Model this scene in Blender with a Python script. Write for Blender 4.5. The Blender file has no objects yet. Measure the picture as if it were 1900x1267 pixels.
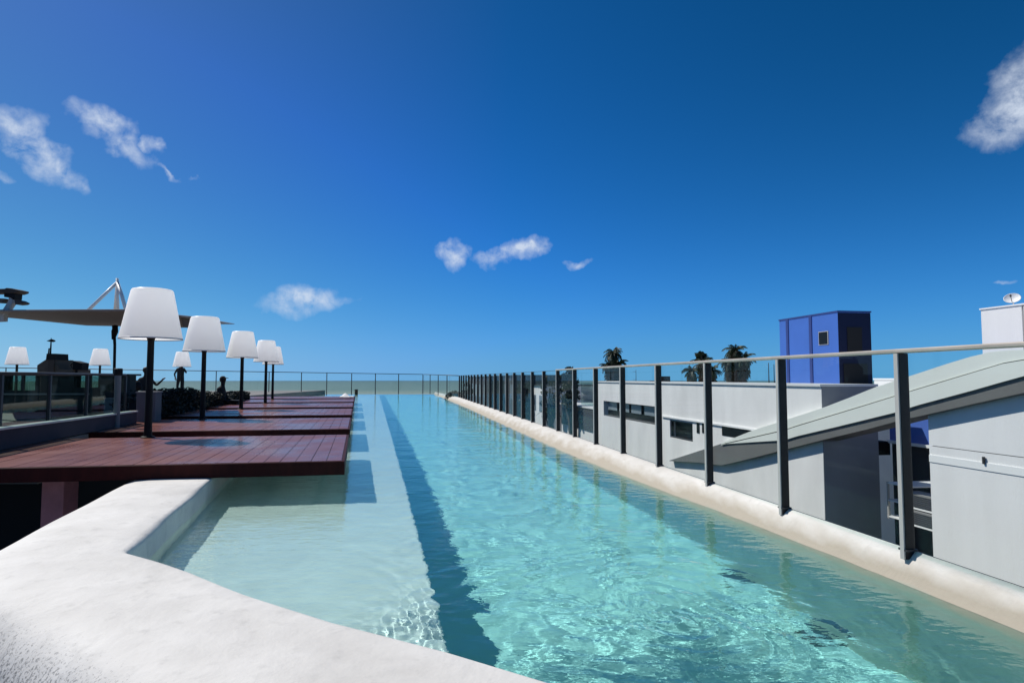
import bpy, bmesh, math, random
import numpy as np
from mathutils import Vector, Matrix

sc = bpy.context.scene
C = sc.collection
random.seed(7)

# ------------------------------------------------------------------ camera
F = 1170.0                                   # focal length in photo pixels (1900 wide)
T = math.atan((702 - 633.5) / F)             # camera looks up slightly
E = 1.10                                     # eye height above the pool water (z = 0)
cd = bpy.data.cameras.new('camera')
cam = bpy.data.objects.new('camera', cd)
C.objects.link(cam)
cd.sensor_width = 36
cd.lens = F / 1900 * 36
cd.clip_start = 0.05
cd.clip_end = 30000
cam.location = (0, 0, E)
cam.rotation_euler = (math.pi / 2 + T, 0, 0)
sc.camera = cam

# ------------------------------------------------------------------ sun
EL = math.radians(50)
sh = Vector((0.87, -0.49, 0)).normalized()
sd = Vector((sh.x * math.cos(EL), sh.y * math.cos(EL), -math.sin(EL)))
sl = bpy.data.lights.new('sun', 'SUN')
so = bpy.data.objects.new('sun', sl)
C.objects.link(so)
sl.energy = 4.4
sl.angle = math.radians(0.5)
sl.color = (1, 0.96, 0.90)
sl.cycles.is_caustics_light = True           # real refraction of sunlight through the water
so.location = (-10, 10, 20)
so.rotation_euler = sd.to_track_quat('-Z', 'Y').to_euler()

# ------------------------------------------------------------------ exposure
sc.view_settings.view_transform = 'Standard'
sc.view_settings.look = 'None'
sc.view_settings.exposure = 0.0
sc.view_settings.gamma = 1.0
sc.cycles.max_bounces = 12
sc.cycles.transparent_max_bounces = 60
sc.cycles.sample_clamp_indirect = 6.0


def ray(px, py):
    x, y, z = px - 950, F, 633.5 - py
    c, s = math.cos(T), math.sin(T)
    return Vector((x, y * c - z * s, y * s + z * c))


# ------------------------------------------------------------------ world: Nishita sky with a few small clouds
w = bpy.data.worlds.new('World')
sc.world = w
w.use_nodes = True
wt = w.node_tree
bg = wt.nodes['Background']
bg.inputs[1].default_value = 0.1


def wn(t, kind, **kw):
    n = t.nodes.new(kind)
    for k, v in kw.items():
        setattr(n, k, v)
    return n


def mth(t, op, a, b=None, c=None, clamp=False):
    n = t.nodes.new('ShaderNodeMath')
    n.operation = op
    n.use_clamp = clamp
    for i, v in enumerate((a, b, c)):
        if v is None:
            continue
        if isinstance(v, (int, float)):
            n.inputs[i].default_value = v
        else:
            t.links.new(v, n.inputs[i])
    return n.outputs[0]


def vmth(t, op, a, b=None):
    n = t.nodes.new('ShaderNodeVectorMath')
    n.operation = op
    for i, v in enumerate((a, b)):
        if v is None:
            continue
        if isinstance(v, (tuple, list, Vector)):
            n.inputs[i].default_value = tuple(v)
        else:
            t.links.new(v, n.inputs[i])
    return n.outputs['Value'] if op in ('DOT_PRODUCT', 'LENGTH') else n.outputs[0]


def mixc(t, fac, a, b, blend='MIX'):
    n = t.nodes.new('ShaderNodeMix')
    n.data_type = 'RGBA'
    n.blend_type = blend
    for i, v in ((0, fac), (6, a), (7, b)):
        if isinstance(v, (int, float)):
            n.inputs[i].default_value = v
        elif isinstance(v, (tuple, list)):
            n.inputs[i].default_value = (*v[:3], 1)
        else:
            t.links.new(v, n.inputs[i])
    return n.outputs[2]


tc = wn(wt, 'ShaderNodeTexCoord')
dirv = tc.outputs['Generated']
sx = wn(wt, 'ShaderNodeSeparateXYZ')
wt.links.new(dirv, sx.inputs[0])
zc = mth(wt, 'SQRT', mth(wt, 'ADD', mth(wt, 'MULTIPLY', sx.outputs[2], mth(wt, 'MAXIMUM', sx.outputs[2], 0.0)), 0.0030))
cx = wn(wt, 'ShaderNodeCombineXYZ')
wt.links.new(sx.outputs[0], cx.inputs[0])
wt.links.new(sx.outputs[1], cx.inputs[1])
wt.links.new(zc, cx.inputs[2])
sky = wn(wt, 'ShaderNodeTexSky', sky_type='NISHITA')
sky.sun_disc = False
sky.sun_elevation = EL
sky.sun_rotation = math.atan2(-sd.x, -sd.y)
sky.altitude = 0
sky.air_density = 1.0
sky.dust_density = 0.25
sky.ozone_density = 4.0
wt.links.new(cx.outputs[0], sky.inputs[0])
tint = mixc(wt, 1.0, sky.outputs[0], (0.44, 0.76, 1.12), 'MULTIPLY')
# deepen the sky to the polarised blue of the photograph, channel by channel
glow = mth(wt, 'POWER', mth(wt, 'MAXIMUM', vmth(wt, 'DOT_PRODUCT', dirv, -sd), 0.0), 9.0)
hzf = mth(wt, 'MULTIPLY', mth(wt, 'POWER', mth(wt, 'SUBTRACT', 1.0, zc), 8.0), mth(wt, 'MULTIPLY_ADD', sx.outputs[0], 1.2, .25, clamp=True))
sp3 = wn(wt, 'ShaderNodeSeparateColor')
wt.links.new(tint, sp3.inputs[0])
cb3 = wn(wt, 'ShaderNodeCombineColor')
for i_, (k_, g_) in enumerate(((3.9, 2.3), (.963, 1.35), (1.12, 1.75))):
    q_ = mth(wt, 'MINIMUM', mth(wt, 'MULTIPLY', sp3.outputs[i_], .1), .85)
    q_ = mth(wt, 'MULTIPLY', mth(wt, 'POWER', q_, g_), k_ * 10)
    if i_ == 0:
        q_ = mth(wt, 'ADD', q_, mth(wt, 'MULTIPLY', mth(wt, 'MULTIPLY', sx.outputs[0], -1.3, clamp=True), .36))
    q_ = mth(wt, 'ADD', q_, mth(wt, 'MULTIPLY', hzf, (.35, 1.1, 2.6)[i_]))
    q_ = mth(wt, 'MAXIMUM', mth(wt, 'ADD', q_, mth(wt, 'MULTIPLY', glow, (.45, .3, -2.6)[i_])), .02)
    wt.links.new(mth(wt, 'MINIMUM', q_, 9.0 if i_ < 2 else mth(wt, 'MINIMUM', mth(wt, 'MULTIPLY_ADD', mth(wt, 'POWER', mth(wt, 'SUBTRACT', 1.0, zc), 4.0), 4.0, 4.7), 7.6)), cb3.inputs[i_])
col = cb3.outputs[0]

# clouds: (photo x, y, half width, half height, tilt in degrees, density)
CL = [(45, 238, 46, 42, 20, 1.0), (78, 285, 66, 34, 35, 1.0), (125, 318, 45, 20, 50, .8), (0, 328, 20, 12, 0, .6),
      (192, 230, 58, 26, 15, .95), (232, 268, 52, 24, 35, .85), (288, 272, 14, 20, -20, .8), (315, 321, 40, 5, 17, .6),
      (568, 557, 74, 32, 0, 1.0), (852, 471, 34, 20, 0, 1.0), (935, 478, 46, 18, -8, .9), (975, 462, 36, 22, -15, 1.1),
      (1074, 492, 30, 9, -8, .6), (1885, 195, 85, 58, -35, 1.15), (1935, 150, 90, 70, 0, 1.1), (1850, 230, 60, 20, -10, .7),
      (1868, 534, 20, 5, -15, .4)]
n1 = wn(wt, 'ShaderNodeTexNoise')
n1.inputs['Scale'].default_value = 42
n1.inputs['Detail'].default_value = 9
n1.inputs['Roughness'].default_value = .62
n1.inputs['Distortion'].default_value = .25
wt.links.new(dirv, n1.inputs['Vector'])
n2 = wn(wt, 'ShaderNodeTexNoise')
n2.inputs['Scale'].default_value = 16
n2.inputs['Detail'].default_value = 4
wt.links.new(dirv, n2.inputs['Vector'])
nd_ = wn(wt, 'ShaderNodeTexNoise')
nd_.inputs['Scale'].default_value = 22
nd_.inputs['Detail'].default_value = 5
wt.links.new(dirv, nd_.inputs['Vector'])
off_ = vmth(wt, 'MULTIPLY', vmth(wt, 'SUBTRACT', nd_.outputs['Color'], (.5, .5, .5)), (.075, .075, .055))
dwv = vmth(wt, 'ADD', dirv, off_)
tot = None
for px, py, hw, hh, tilt, dens in CL:
    c = ray(px, py)
    d = c.length
    c = c.normalized()
    r = c.cross(Vector((0, 0, 1))).normalized()
    u = r.cross(c).normalized()
    a = -math.radians(tilt)
    r2 = r * math.cos(a) + u * math.sin(a)
    u2 = u * math.cos(a) - r * math.sin(a)
    du = vmth(wt, 'DOT_PRODUCT', dwv, r2 * (d / hw))
    dv = vmth(wt, 'DOT_PRODUCT', dwv, u2 * (d / hh))
    front = mth(wt, 'GREATER_THAN', vmth(wt, 'DOT_PRODUCT', dirv, c), 0.5)
    r_ = mth(wt, 'SQRT', mth(wt, 'ADD', mth(wt, 'MULTIPLY', du, du), mth(wt, 'MULTIPLY', dv, dv)))
    m = mth(wt, 'MULTIPLY', mth(wt, 'SUBTRACT', 1.25, r_, clamp=True), front)
    m = mth(wt, 'MULTIPLY', m, dens)
    tot = m if tot is None else mth(wt, 'MAXIMUM', tot, m)
nz = mth(wt, 'ADD', mth(wt, 'MULTIPLY', mth(wt, 'SUBTRACT', n1.outputs[0], .5), 3.4),
         mth(wt, 'MULTIPLY', mth(wt, 'SUBTRACT', n2.outputs[0], .5), 1.2))
al = mth(wt, 'MULTIPLY', tot, mth(wt, 'ADD', nz, 0.95))
al = mth(wt, 'MULTIPLY', mth(wt, 'SUBTRACT', al, 0.10), .58, clamp=True)
al = mth(wt, 'MULTIPLY', mth(wt, 'MINIMUM', mth(wt, 'MULTIPLY', al, 1.25), .95), .90)
col = mixc(wt, al, col, (6.8, 7.6, 8.8))
wt.links.new(col, bg.inputs[0])

# ------------------------------------------------------------------ helpers
ORG = {}
DV = Vector((-0.1686, 0.9857, 0))            # direction the right-hand parapet and facades run in
NV = Vector((-0.9857, -0.1686, 0))           # from the facades towards the pool


def at_z(px, py, z):
    d = ray(px, py)
    t = (z - E) / d.z
    return Vector((d.x * t, d.y * t, z))


def at_y(px, py, Y):
    d = ray(px, py)
    t = Y / d.y
    return Vector((d.x * t, Y, E + d.z * t))


def on_a(px, py, a):                         # -> (u, z) on the facade plane x + .171 y = a
    d = ray(px, py)
    t = a / (d.x + .171 * d.y)
    p = Vector((d.x * t, d.y * t, E + d.z * t))
    return (p.dot(DV), p.z)


def fac(u, z, a):
    return -NV * (a * .9857) + DV * u + Vector((0, 0, z))


class MB:
    def __init__(s):
        s.v = []
        s.f = []

    def add(s, v, f):
        o = len(s.v)
        s.v += [tuple(p) for p in v]
        s.f += [tuple(o + i for i in q) for q in f]
        return s

    def obox(s, c, a, b, d):                 # centre and three half vectors
        c = Vector(c)
        a, b, d = Vector(a), Vector(b), Vector(d)
        if a.cross(b).dot(d) < 0:
            a = -a
        v = [c + i * a + j * b + k * d for k in (-1, 1) for j in (-1, 1) for i in (-1, 1)]
        return s.add(v, [(0, 2, 3, 1), (4, 5, 7, 6), (0, 1, 5, 4), (2, 6, 7, 3), (0, 4, 6, 2), (1, 3, 7, 5)])

    def box(s, lo, hi):
        c = [(x + y) / 2 for x, y in zip(lo, hi)]
        h = [(y - x) / 2 for x, y in zip(lo, hi)]
        return s.obox(c, (h[0], 0, 0), (0, h[1], 0), (0, 0, h[2]))

    def fbox(s, u0, u1, z0, z1, a0, a1):     # box in facade coordinates
        c = fac((u0 + u1) / 2, (z0 + z1) / 2, (a0 + a1) / 2)
        return s.obox(c, DV * abs(u1 - u0) / 2, NV * abs(a1 - a0) * .9857 / 2, (0, 0, abs(z1 - z0) / 2))

    def prism(s, pts, off):
        pts = [Vector(p) for p in pts]
        off = Vector(off)
        n = len(pts)
        nrm = Vector((0, 0, 0))
        for i in range(n):
            nrm += pts[i].cross(pts[(i + 1) % n])
        if nrm.dot(off) > 0:
            pts = pts[::-1]
        v = pts + [p + off for p in pts]
        f = [tuple(range(n)), tuple(range(2 * n - 1, n - 1, -1))]
        f += [((i + 1) % n, i, n + i, n + (i + 1) % n) for i in range(n)]
        return s.add(v, f)

    def tube(s, path, rad, n=10, caps=True):
        path = [Vector(p) for p in path]
        if isinstance(rad, (int, float)):
            rad = [rad] * len(path)
        v, f = [], []
        t0 = (path[1] - path[0]).normalized()
        ref = Vector((0, 0, 1)) if abs(t0.z) < .9 else Vector((1, 0, 0))
        for i, p in enumerate(path):
            a = path[min(i + 1, len(path) - 1)] - path[max(i - 1, 0)]
            a.normalize()
            x = a.cross(ref).normalized()
            y = a.cross(x)
            for k in range(n):
                th = 2 * math.pi * k / n
                v.append(p + (x * math.cos(th) + y * math.sin(th)) * rad[i])
        for i in range(len(path) - 1):
            for k in range(n):
                k2 = (k + 1) % n
                f.append((i * n + k, (i + 1) * n + k, (i + 1) * n + k2, i * n + k2))
        if caps:
            f.append(tuple(range(n)))
            f.append(tuple(reversed(range((len(path) - 1) * n, len(path) * n))))
        return s.add(v, f)

    def lathe(s, c, prof, n=32, close=False):
        v, f = [], []
        for r, z in prof:
            for k in range(n):
                th = 2 * math.pi * k / n
                v.append((c[0] + r * math.cos(th), c[1] + r * math.sin(th), c[2] + z))
        m = len(prof)
        for i in range(m if close else m - 1):
            for k in range(n):
                k2 = (k + 1) % n
                j = (i + 1) % m
                f.append((i * n + k, i * n + k2, j * n + k2, j * n + k))
        return s.add(v, f)

    def build(s, name, m, parent=None, smooth=False, bevel=0, seg=2, auto=False):
        o0 = ORG.get(parent, Vector((0, 0, 0))) if parent else Vector((0, 0, 0))
        me = bpy.data.meshes.new(name)
        me.from_pydata([tuple(Vector(p) - o0) for p in s.v], [], s.f)
        me.update()
        if m:
            me.materials.append(m)
        if smooth:
            me.shade_smooth()
        o = bpy.data.objects.new(name, me)
        C.objects.link(o)
        if parent:
            o.parent = parent
        ORG[o] = o0
        if bevel:
            b = o.modifiers.new('bevel', 'BEVEL')
            b.width = bevel
            b.segments = seg
            b.limit_method = 'ANGLE'
        return o


def tag(o, label=None, cat=None, group=None, kind=None):
    if label:
        o['label'] = label
    if cat:
        o['category'] = cat
    if group:
        o['group'] = group
    if kind:
        o['kind'] = kind
    return o


def thing(name, loc, label, cat, group=None):
    o = bpy.data.objects.new(name, None)
    o.empty_display_size = .1
    C.objects.link(o)
    o.location = loc
    ORG[o] = Vector(loc)
    return tag(o, label, cat, group)


def copy_tree(o, parent=None):
    c = o.copy()
    C.objects.link(c)
    if parent:
        c.parent = parent
    for ch in list(o.children):
        copy_tree(ch, c)
    return c


# ------------------------------------------------------------------ materials
def mat(name, c, rough=.6, metal=0, spec=.5, bump=0, bscale=20, var=0, vscale=3, coat=0, stretch=None, detail=6, c2=None):
    m = bpy.data.materials.new(name)
    m.use_nodes = True
    t = m.node_tree
    p = t.nodes['Principled BSDF']
    p.inputs['Base Color'].default_value = (*c, 1)
    p.inputs['Roughness'].default_value = rough
    p.inputs['Metallic'].default_value = metal
    p.inputs['Specular IOR Level'].default_value = spec
    p.inputs['Coat Weight'].default_value = coat
    p.inputs['Coat Roughness'].default_value = .08
    g = t.nodes.new('ShaderNodeNewGeometry')
    v = g.outputs['Position']
    if stretch:
        v = vmth(t, 'MULTIPLY', v, stretch)
    if var or c2:
        n = t.nodes.new('ShaderNodeTexNoise')
        n.inputs['Scale'].default_value = vscale
        n.inputs['Detail'].default_value = detail
        n.inputs['Roughness'].default_value = .6
        t.links.new(v, n.inputs['Vector'])
        r = t.nodes.new('ShaderNodeMapRange')
        r.inputs[1].default_value = .3
        r.inputs[2].default_value = .7
        t.links.new(n.outputs[0], r.inputs[0])
        b = c2 if c2 else tuple(x * (1 - var) for x in c)
        t.links.new(mixc(t, r.outputs[0], b, c), p.inputs['Base Color'])
    if bump:
        n = t.nodes.new('ShaderNodeTexNoise')
        n.inputs['Scale'].default_value = bscale
        n.inputs['Detail'].default_value = 8
        n.inputs['Roughness'].default_value = .65
        t.links.new(v, n.inputs['Vector'])
        b = t.nodes.new('ShaderNodeBump')
        b.inputs['Strength'].default_value = bump
        b.inputs['Distance'].default_value = .02
        t.links.new(n.outputs[0], b.inputs['Height'])
        t.links.new(b.outputs[0], p.inputs['Normal'])
    return m


def glass_mat(name, tintc, gloss=.5, rough=0.0):
    m = bpy.data.materials.new(name)
    m.use_nodes = True
    t = m.node_tree
    t.nodes.clear()
    o = t.nodes.new('ShaderNodeOutputMaterial')
    tr = t.nodes.new('ShaderNodeBsdfTransparent')
    tr.inputs[0].default_value = (*tintc, 1)
    gl = t.nodes.new('ShaderNodeBsdfGlossy')
    gl.inputs['Roughness'].default_value = rough
    lw_ = t.nodes.new('ShaderNodeLayerWeight')
    lw_.inputs[0].default_value = .5
    f5 = mth(t, 'POWER', lw_.outputs['Facing'], 5.0)
    mx = t.nodes.new('ShaderNodeMixShader')
    t.links.new(mth(t, 'MULTIPLY', mth(t, 'MULTIPLY_ADD', f5, .96, .04), gloss), mx.inputs[0])
    t.links.new(tr.outputs[0], mx.inputs[1])
    t.links.new(gl.outputs[0], mx.inputs[2])
    t.links.new(mx.outputs[0], o.inputs[0])
    return m


def plaster_mat():
    """hand-trowelled white plaster: broad blotches, faint sand streaks, wet and darker close to the water"""
    m = bpy.data.materials.new('trowelled_plaster')
    m.use_nodes = True
    t = m.node_tree
    p = t.nodes['Principled BSDF']
    g = t.nodes.new('ShaderNodeNewGeometry')
    pos = g.outputs['Position']

    def noise(scale, detail=6, rough=.6, st=None, dist=0):
        n = t.nodes.new('ShaderNodeTexNoise')
        n.inputs['Scale'].default_value = scale
        n.inputs['Detail'].default_value = detail
        n.inputs['Roughness'].default_value = rough
        n.inputs['Distortion'].default_value = dist
        t.links.new(vmth(t, 'MULTIPLY', pos, st) if st else pos, n.inputs['Vector'])
        return n.outputs[0]
    a = noise(2.2, 5, .55, None, .3)
    b = noise(11, 4, .6)
    tr_ = noise(2.0, 3, .5, (4.5, 1.2, 1))
    c = noise(90, 4, .6)
    mr = t.nodes.new('ShaderNodeMapRange')
    mr.inputs[1].default_value = .3
    mr.inputs[2].default_value = .7
    t.links.new(a, mr.inputs[0])
    col = mixc(t, mr.outputs[0], (.61, .59, .555), (.77, .75, .715))
    mr2 = t.nodes.new('ShaderNodeMapRange')
    mr2.inputs[1].default_value = .56
    mr2.inputs[2].default_value = .75
    t.links.new(b, mr2.inputs[0])
    col = mixc(t, mth(t, 'MULTIPLY', mr2.outputs[0], .35), col, (.38, .37, .35))
    t.links.new(col, p.inputs['Base Color'])
    p.inputs['Roughness'].default_value = .75
    h = mth(t, 'ADD', mth(t, 'ADD', mth(t, 'MULTIPLY', a, 1.6), mth(t, 'MULTIPLY', tr_, .3)), mth(t, 'ADD', mth(t, 'MULTIPLY', b, .35), mth(t, 'MULTIPLY', c, .045)))
    bu = t.nodes.new('ShaderNodeBump')
    bu.inputs['Strength'].default_value = .32
    bu.inputs['Distance'].default_value = .03
    t.links.new(h, bu.inputs['Height'])
    t.links.new(bu.outputs[0], p.inputs['Normal'])
    return m, t, p, col, pos


PLASTER, _t, _p, _c, _pos = plaster_mat()
# dark mildew specks and grime on the outer shoulder of the near wall
_s = _t.nodes.new('ShaderNodeSeparateXYZ')
_t.links.new(_pos, _s.inputs[0])
_d = mth(_t, 'ADD', mth(_t, 'MULTIPLY', mth(_t, 'ADD', _s.outputs[0], 2.093), -.57), mth(_t, 'MULTIPLY', mth(_t, 'SUBTRACT', _s.outputs[1], 3.485), -.82))
_m = _t.nodes.new('ShaderNodeMapRange')
_m.inputs[1].default_value = .54
_m.inputs[2].default_value = .78
_t.links.new(_d, _m.inputs[0])
_n = _t.nodes.new('ShaderNodeTexNoise')
_n.inputs['Scale'].default_value = 75
_n.inputs['Detail'].default_value = 6
_n.inputs['Roughness'].default_value = .7
_t.links.new(_pos, _n.inputs['Vector'])
_k = mth(_t, 'MULTIPLY', mth(_t, 'SUBTRACT', mth(_t, 'ADD', _n.outputs[0], mth(_t, 'MULTIPLY', _m.outputs[0], .20)), .68), 14.0, clamp=True)
_k = mth(_t, 'MULTIPLY', _k, mth(_t, 'MULTIPLY', _m.outputs[0], .8))
_t.links.new(mixc(_t, _k, _c, (.10, .10, .10)), _p.inputs['Base Color'])
PARAPET, _t, _p, _c, _pos = plaster_mat()
PARAPET.name = 'sandy_plaster'
_s = _t.nodes.new('ShaderNodeSeparateXYZ')
_t.links.new(_pos, _s.inputs[0])
_n = _t.nodes.new('ShaderNodeTexNoise')
_n.inputs['Scale'].default_value = 5
_n.inputs['Detail'].default_value = 7
_t.links.new(vmth(_t, 'MULTIPLY', _pos, (2.0, .5, 1)), _n.inputs['Vector'])
_wet = mth(_t, 'ADD', _s.outputs[2], mth(_t, 'MULTIPLY', mth(_t, 'SUBTRACT', _n.outputs[0], .5), .16))
_mr = _t.nodes.new('ShaderNodeMapRange')
_mr.inputs[1].default_value = .045
_mr.inputs[2].default_value = .135
_t.links.new(_wet, _mr.inputs[0])
_c2 = mixc(_t, _mr.outputs[0], (.36, .30, .22), _c)
_c2b = mixc(_t, .28, _c2, (.62, .57, .48))
_mr2 = _t.nodes.new('ShaderNodeMapRange')
_mr2.inputs[1].default_value = -.10
_mr2.inputs[2].default_value = .0
_t.links.new(_wet, _mr2.inputs[0])
_c3 = mixc(_t, _mr2.outputs[0], (.22, .40, .34), _c2b)
_t.links.new(_c3, _p.inputs['Base Color'])

POOL = mat('turquoise_plaster', (.40, .82, .78), .8, var=.12, vscale=2.5)
LEDGE = mat('pale_pool_plaster', (.76, .86, .80), .8, var=.12, vscale=3)
CHAR = mat('charcoal_metal', (.035, .035, .038), .45, spec=.4)
POSTM = mat('grey_anodised_metal', (.016, .015, .015), .4, metal=0.0, spec=.35, var=.2, vscale=6)
RAILM = mat('satin_rail_metal', (.62, .54, .45), .42, metal=.35, var=.25, vscale=5)
PALE_METAL = mat('pale_metal_sunlit_edge', (.46, .44, .41), .45)  # pale metal; on the fence posts it stands in for sunlight
GLASS = glass_mat('clear_greenish_glass', (.965, .99, .985), .3)
GLASS_D = glass_mat('tinted_terrace_glass', (.62, .72, .68))
BLACK = mat('matt_black_paint', (.008, .008, .009), .6, spec=.2)
SHADE = None
WHITE = mat('white_render', (.82, .81, .80), .85, var=.10, vscale=1.6, bump=.15, bscale=40, stretch=(1, 1, .12))
WHITE2 = mat('weathered_white_render', (.83, .81, .79), .85, var=.16, vscale=1.2, bump=.15, bscale=40, stretch=(1, 1, .35))
GREYR = mat('light_grey_fascia', (.74, .76, .70), .6, var=.06, vscale=.8)
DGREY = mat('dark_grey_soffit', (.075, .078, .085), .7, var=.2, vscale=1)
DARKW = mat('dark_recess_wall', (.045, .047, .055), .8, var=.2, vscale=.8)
BLUE = mat('blue_cladding', (.055, .15, .52), .4, var=.10, vscale=.8)
BLUED = mat('dark_blue_cladding', (.03, .05, .2), .4)
WIN = mat('dark_window_glass', (.008, .009, .012), .3, spec=.2)
FROST = mat('frosted_window_glass', (.22, .26, .30), .25, spec=.7)
CANVAS = mat('grey_shade_canvas', (.30, .28, .26), .9, var=.12, vscale=1.5, stretch=(1, .3, 1), bump=.1)
PALE = mat('white_painted_steel', (.84, .84, .83), .35)
STONE = mat('brown_rendered_block', (.16, .13, .10), .9, var=.3, vscale=3)
CLOTH = mat('black_clothing', (.012, .013, .015), .9)
SKIN = mat('tanned_skin', (.16, .08, .05), .6)
HAIR = mat('black_hair', (.01, .008, .007), .6)
HEDGE = mat('dark_hedge_leaves', (.010, .022, .016), .7, var=.6, vscale=6)
LEAF = mat('tree_leaves', (.030, .055, .018), .6, c2=(.008, .016, .006), vscale=3.5)
BARK = mat('tree_bark', (.10, .075, .055), .9, var=.3, vscale=8)
TERR = mat('terrace_paving', (.22, .21, .20), .8, var=.2, vscale=2)
CITY = mat('city_ground_earth', (.10, .105, .085), .95, var=.5, vscale=.12, detail=10)


def deck_mat():
    m = bpy.data.materials.new('oxblood_deck_boards')
    m.use_nodes = True
    t = m.node_tree
    p = t.nodes['Principled BSDF']
    g = t.nodes.new('ShaderNodeNewGeometry')
    pos = g.outputs['Position']
    n = t.nodes.new('ShaderNodeTexNoise')
    n.inputs['Scale'].default_value = 3.0
    n.inputs['Detail'].default_value = 8
    t.links.new(vmth(t, 'MULTIPLY', pos, (2.5, .6, 1)), n.inputs['Vector'])
    col = mixc(t, n.outputs[0], (.14, .045, .034), (.25, .10, .078))
    t.links.new(col, p.inputs['Base Color'])
    n2 = t.nodes.new('ShaderNodeTexNoise')
    n2.inputs['Scale'].default_value = 1.3
    n2.inputs['Detail'].default_value = 5
    t.links.new(pos, n2.inputs['Vector'])
    mr = t.nodes.new('ShaderNodeMapRange')
    mr.inputs[1].default_value = .35
    mr.inputs[2].default_value = .65
    mr.inputs[3].default_value = .20
    mr.inputs[4].default_value = .42
    t.links.new(n2.outputs[0], mr.inputs[0])
    t.links.new(mr.outputs[0], p.inputs['Roughness'])
    p.inputs['Specular IOR Level'].default_value = .22
    n3 = t.nodes.new('ShaderNodeTexNoise')
    n3.inputs['Scale'].default_value = 35
    t.links.new(pos, n3.inputs['Vector'])
    bu = t.nodes.new('ShaderNodeBump')
    bu.inputs['Strength'].default_value = .08
    bu.inputs['Distance'].default_value = .01
    t.links.new(n3.outputs[0], bu.inputs['Height'])
    t.links.new(bu.outputs[0], p.inputs['Normal'])
    return m


DECK = deck_mat()


def shade_mat():
    m = bpy.data.materials.new('white_translucent_shade')
    m.use_nodes = True
    t = m.node_tree
    t.nodes.clear()
    o = t.nodes.new('ShaderNodeOutputMaterial')
    d = t.nodes.new('ShaderNodeBsdfDiffuse')
    d.inputs[0].default_value = (.97, .97, .97, 1)
    tl = t.nodes.new('ShaderNodeBsdfTranslucent')
    tl.inputs[0].default_value = (.98, .975, .97, 1)
    mx = t.nodes.new('ShaderNodeMixShader')
    mx.inputs[0].default_value = .6
    gl = t.nodes.new('ShaderNodeBsdfGlossy')
    gl.inputs['Roughness'].default_value = .3
    m2 = t.nodes.new('ShaderNodeMixShader')
    m2.inputs[0].default_value = .04
    t.links.new(d.outputs[0], mx.inputs[1])
    t.links.new(tl.outputs[0], mx.inputs[2])
    t.links.new(mx.outputs[0], m2.inputs[1])
    t.links.new(gl.outputs[0], m2.inputs[2])
    # unlit lamps: a faint glow added to brighten the shaded plastic
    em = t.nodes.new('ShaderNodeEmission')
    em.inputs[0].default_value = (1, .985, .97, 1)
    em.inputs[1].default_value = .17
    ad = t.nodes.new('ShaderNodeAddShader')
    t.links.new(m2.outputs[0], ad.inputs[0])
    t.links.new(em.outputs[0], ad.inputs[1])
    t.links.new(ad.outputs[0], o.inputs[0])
    return m


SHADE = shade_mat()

# ------------------------------------------------------------------ setting: sea, beach side, city ground
SEAZ = -20.0


def sea_mat():
    m = bpy.data.materials.new('sea_water')
    m.use_nodes = True
    t = m.node_tree
    p = t.nodes['Principled BSDF']
    g = t.nodes.new('ShaderNodeNewGeometry')
    s = t.nodes.new('ShaderNodeSeparateXYZ')
    t.links.new(g.outputs['Position'], s.inputs[0])
    n = t.nodes.new('ShaderNodeTexNoise')
    n.inputs['Scale'].default_value = .004
    n.inputs['Detail'].default_value = 8
    t.links.new(vmth(t, 'MULTIPLY', g.outputs['Position'], (.35, 1, 1)), n.inputs['Vector'])
    y = mth(t, 'ADD', s.outputs[1], mth(t, 'MULTIPLY', mth(t, 'SUBTRACT', n.outputs[0], .5), 700))
    r = t.nodes.new('ShaderNodeValToRGB')
    mr = t.nodes.new('ShaderNodeMapRange')
    mr.inputs[1].default_value = 600
    mr.inputs[2].default_value = 6200
    t.links.new(y, mr.inputs[0])
    t.links.new(mr.outputs[0], r.inputs[0])
    e = r.color_ramp.elements
    e[0].position = 0.0
    e[0].color = (.30, .34, .29, 1)
    e[1].position = 1
    e[1].color = (.07, .15, .20, 1)
    for pos, c in ((.05, (.26, .31, .26, 1)), (.09, (.13, .21, .195, 1)), (.4, (.11, .19, .185, 1)), (.8, (.09, .17, .19, 1))):
        k = e.new(pos)
        k.color = c
    t.links.new(r.outputs[0], p.inputs['Base Color'])
    p.inputs['Roughness'].default_value = .6
    p.inputs['Specular IOR Level'].default_value = .15
    return m


b = MB()
n = 96
ring = [(6200 * math.cos(2 * math.pi * i / n), 6200 * math.sin(2 * math.pi * i / n), SEAZ) for i in range(n)]
b.add(ring, [tuple(range(n))])
tag(b.build('sea', sea_mat()), kind='structure')
b = MB()
b.add([(-400, -400, -12), (700, -400, -12), (560, 420, -12), (60, 260, -12), (-60, 120, -12), (-400, 90, -12)], [(0, 1, 2, 3, 4, 5)])
tag(b.build('city_ground', CITY), kind='structure')

# ------------------------------------------------------------------ the pool
def loft(name, rows, m, closed_ends=True, smooth=True):
    b = MB()
    k = len(rows[0])
    v = [p for r in rows for p in r]
    f = []
    for i in range(len(rows) - 1):
        for j in range(k - 1):
            f.append((i * k + j, i * k + j + 1, (i + 1) * k + j + 1, (i + 1) * k + j))
    if closed_ends:
        f.append(tuple(reversed(range(k))))
        f.append(tuple(range((len(rows) - 1) * k, len(rows) * k)))
    b.add(v, f)
    return b.build(name, m, smooth=smooth)


def wobble(y, s=0.0):
    return math.sin(y * 1.7 + s) * .5 + math.sin(y * 3.9 + s * 2.3) * .3 + math.sin(y * .61 + s) * .6


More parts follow.
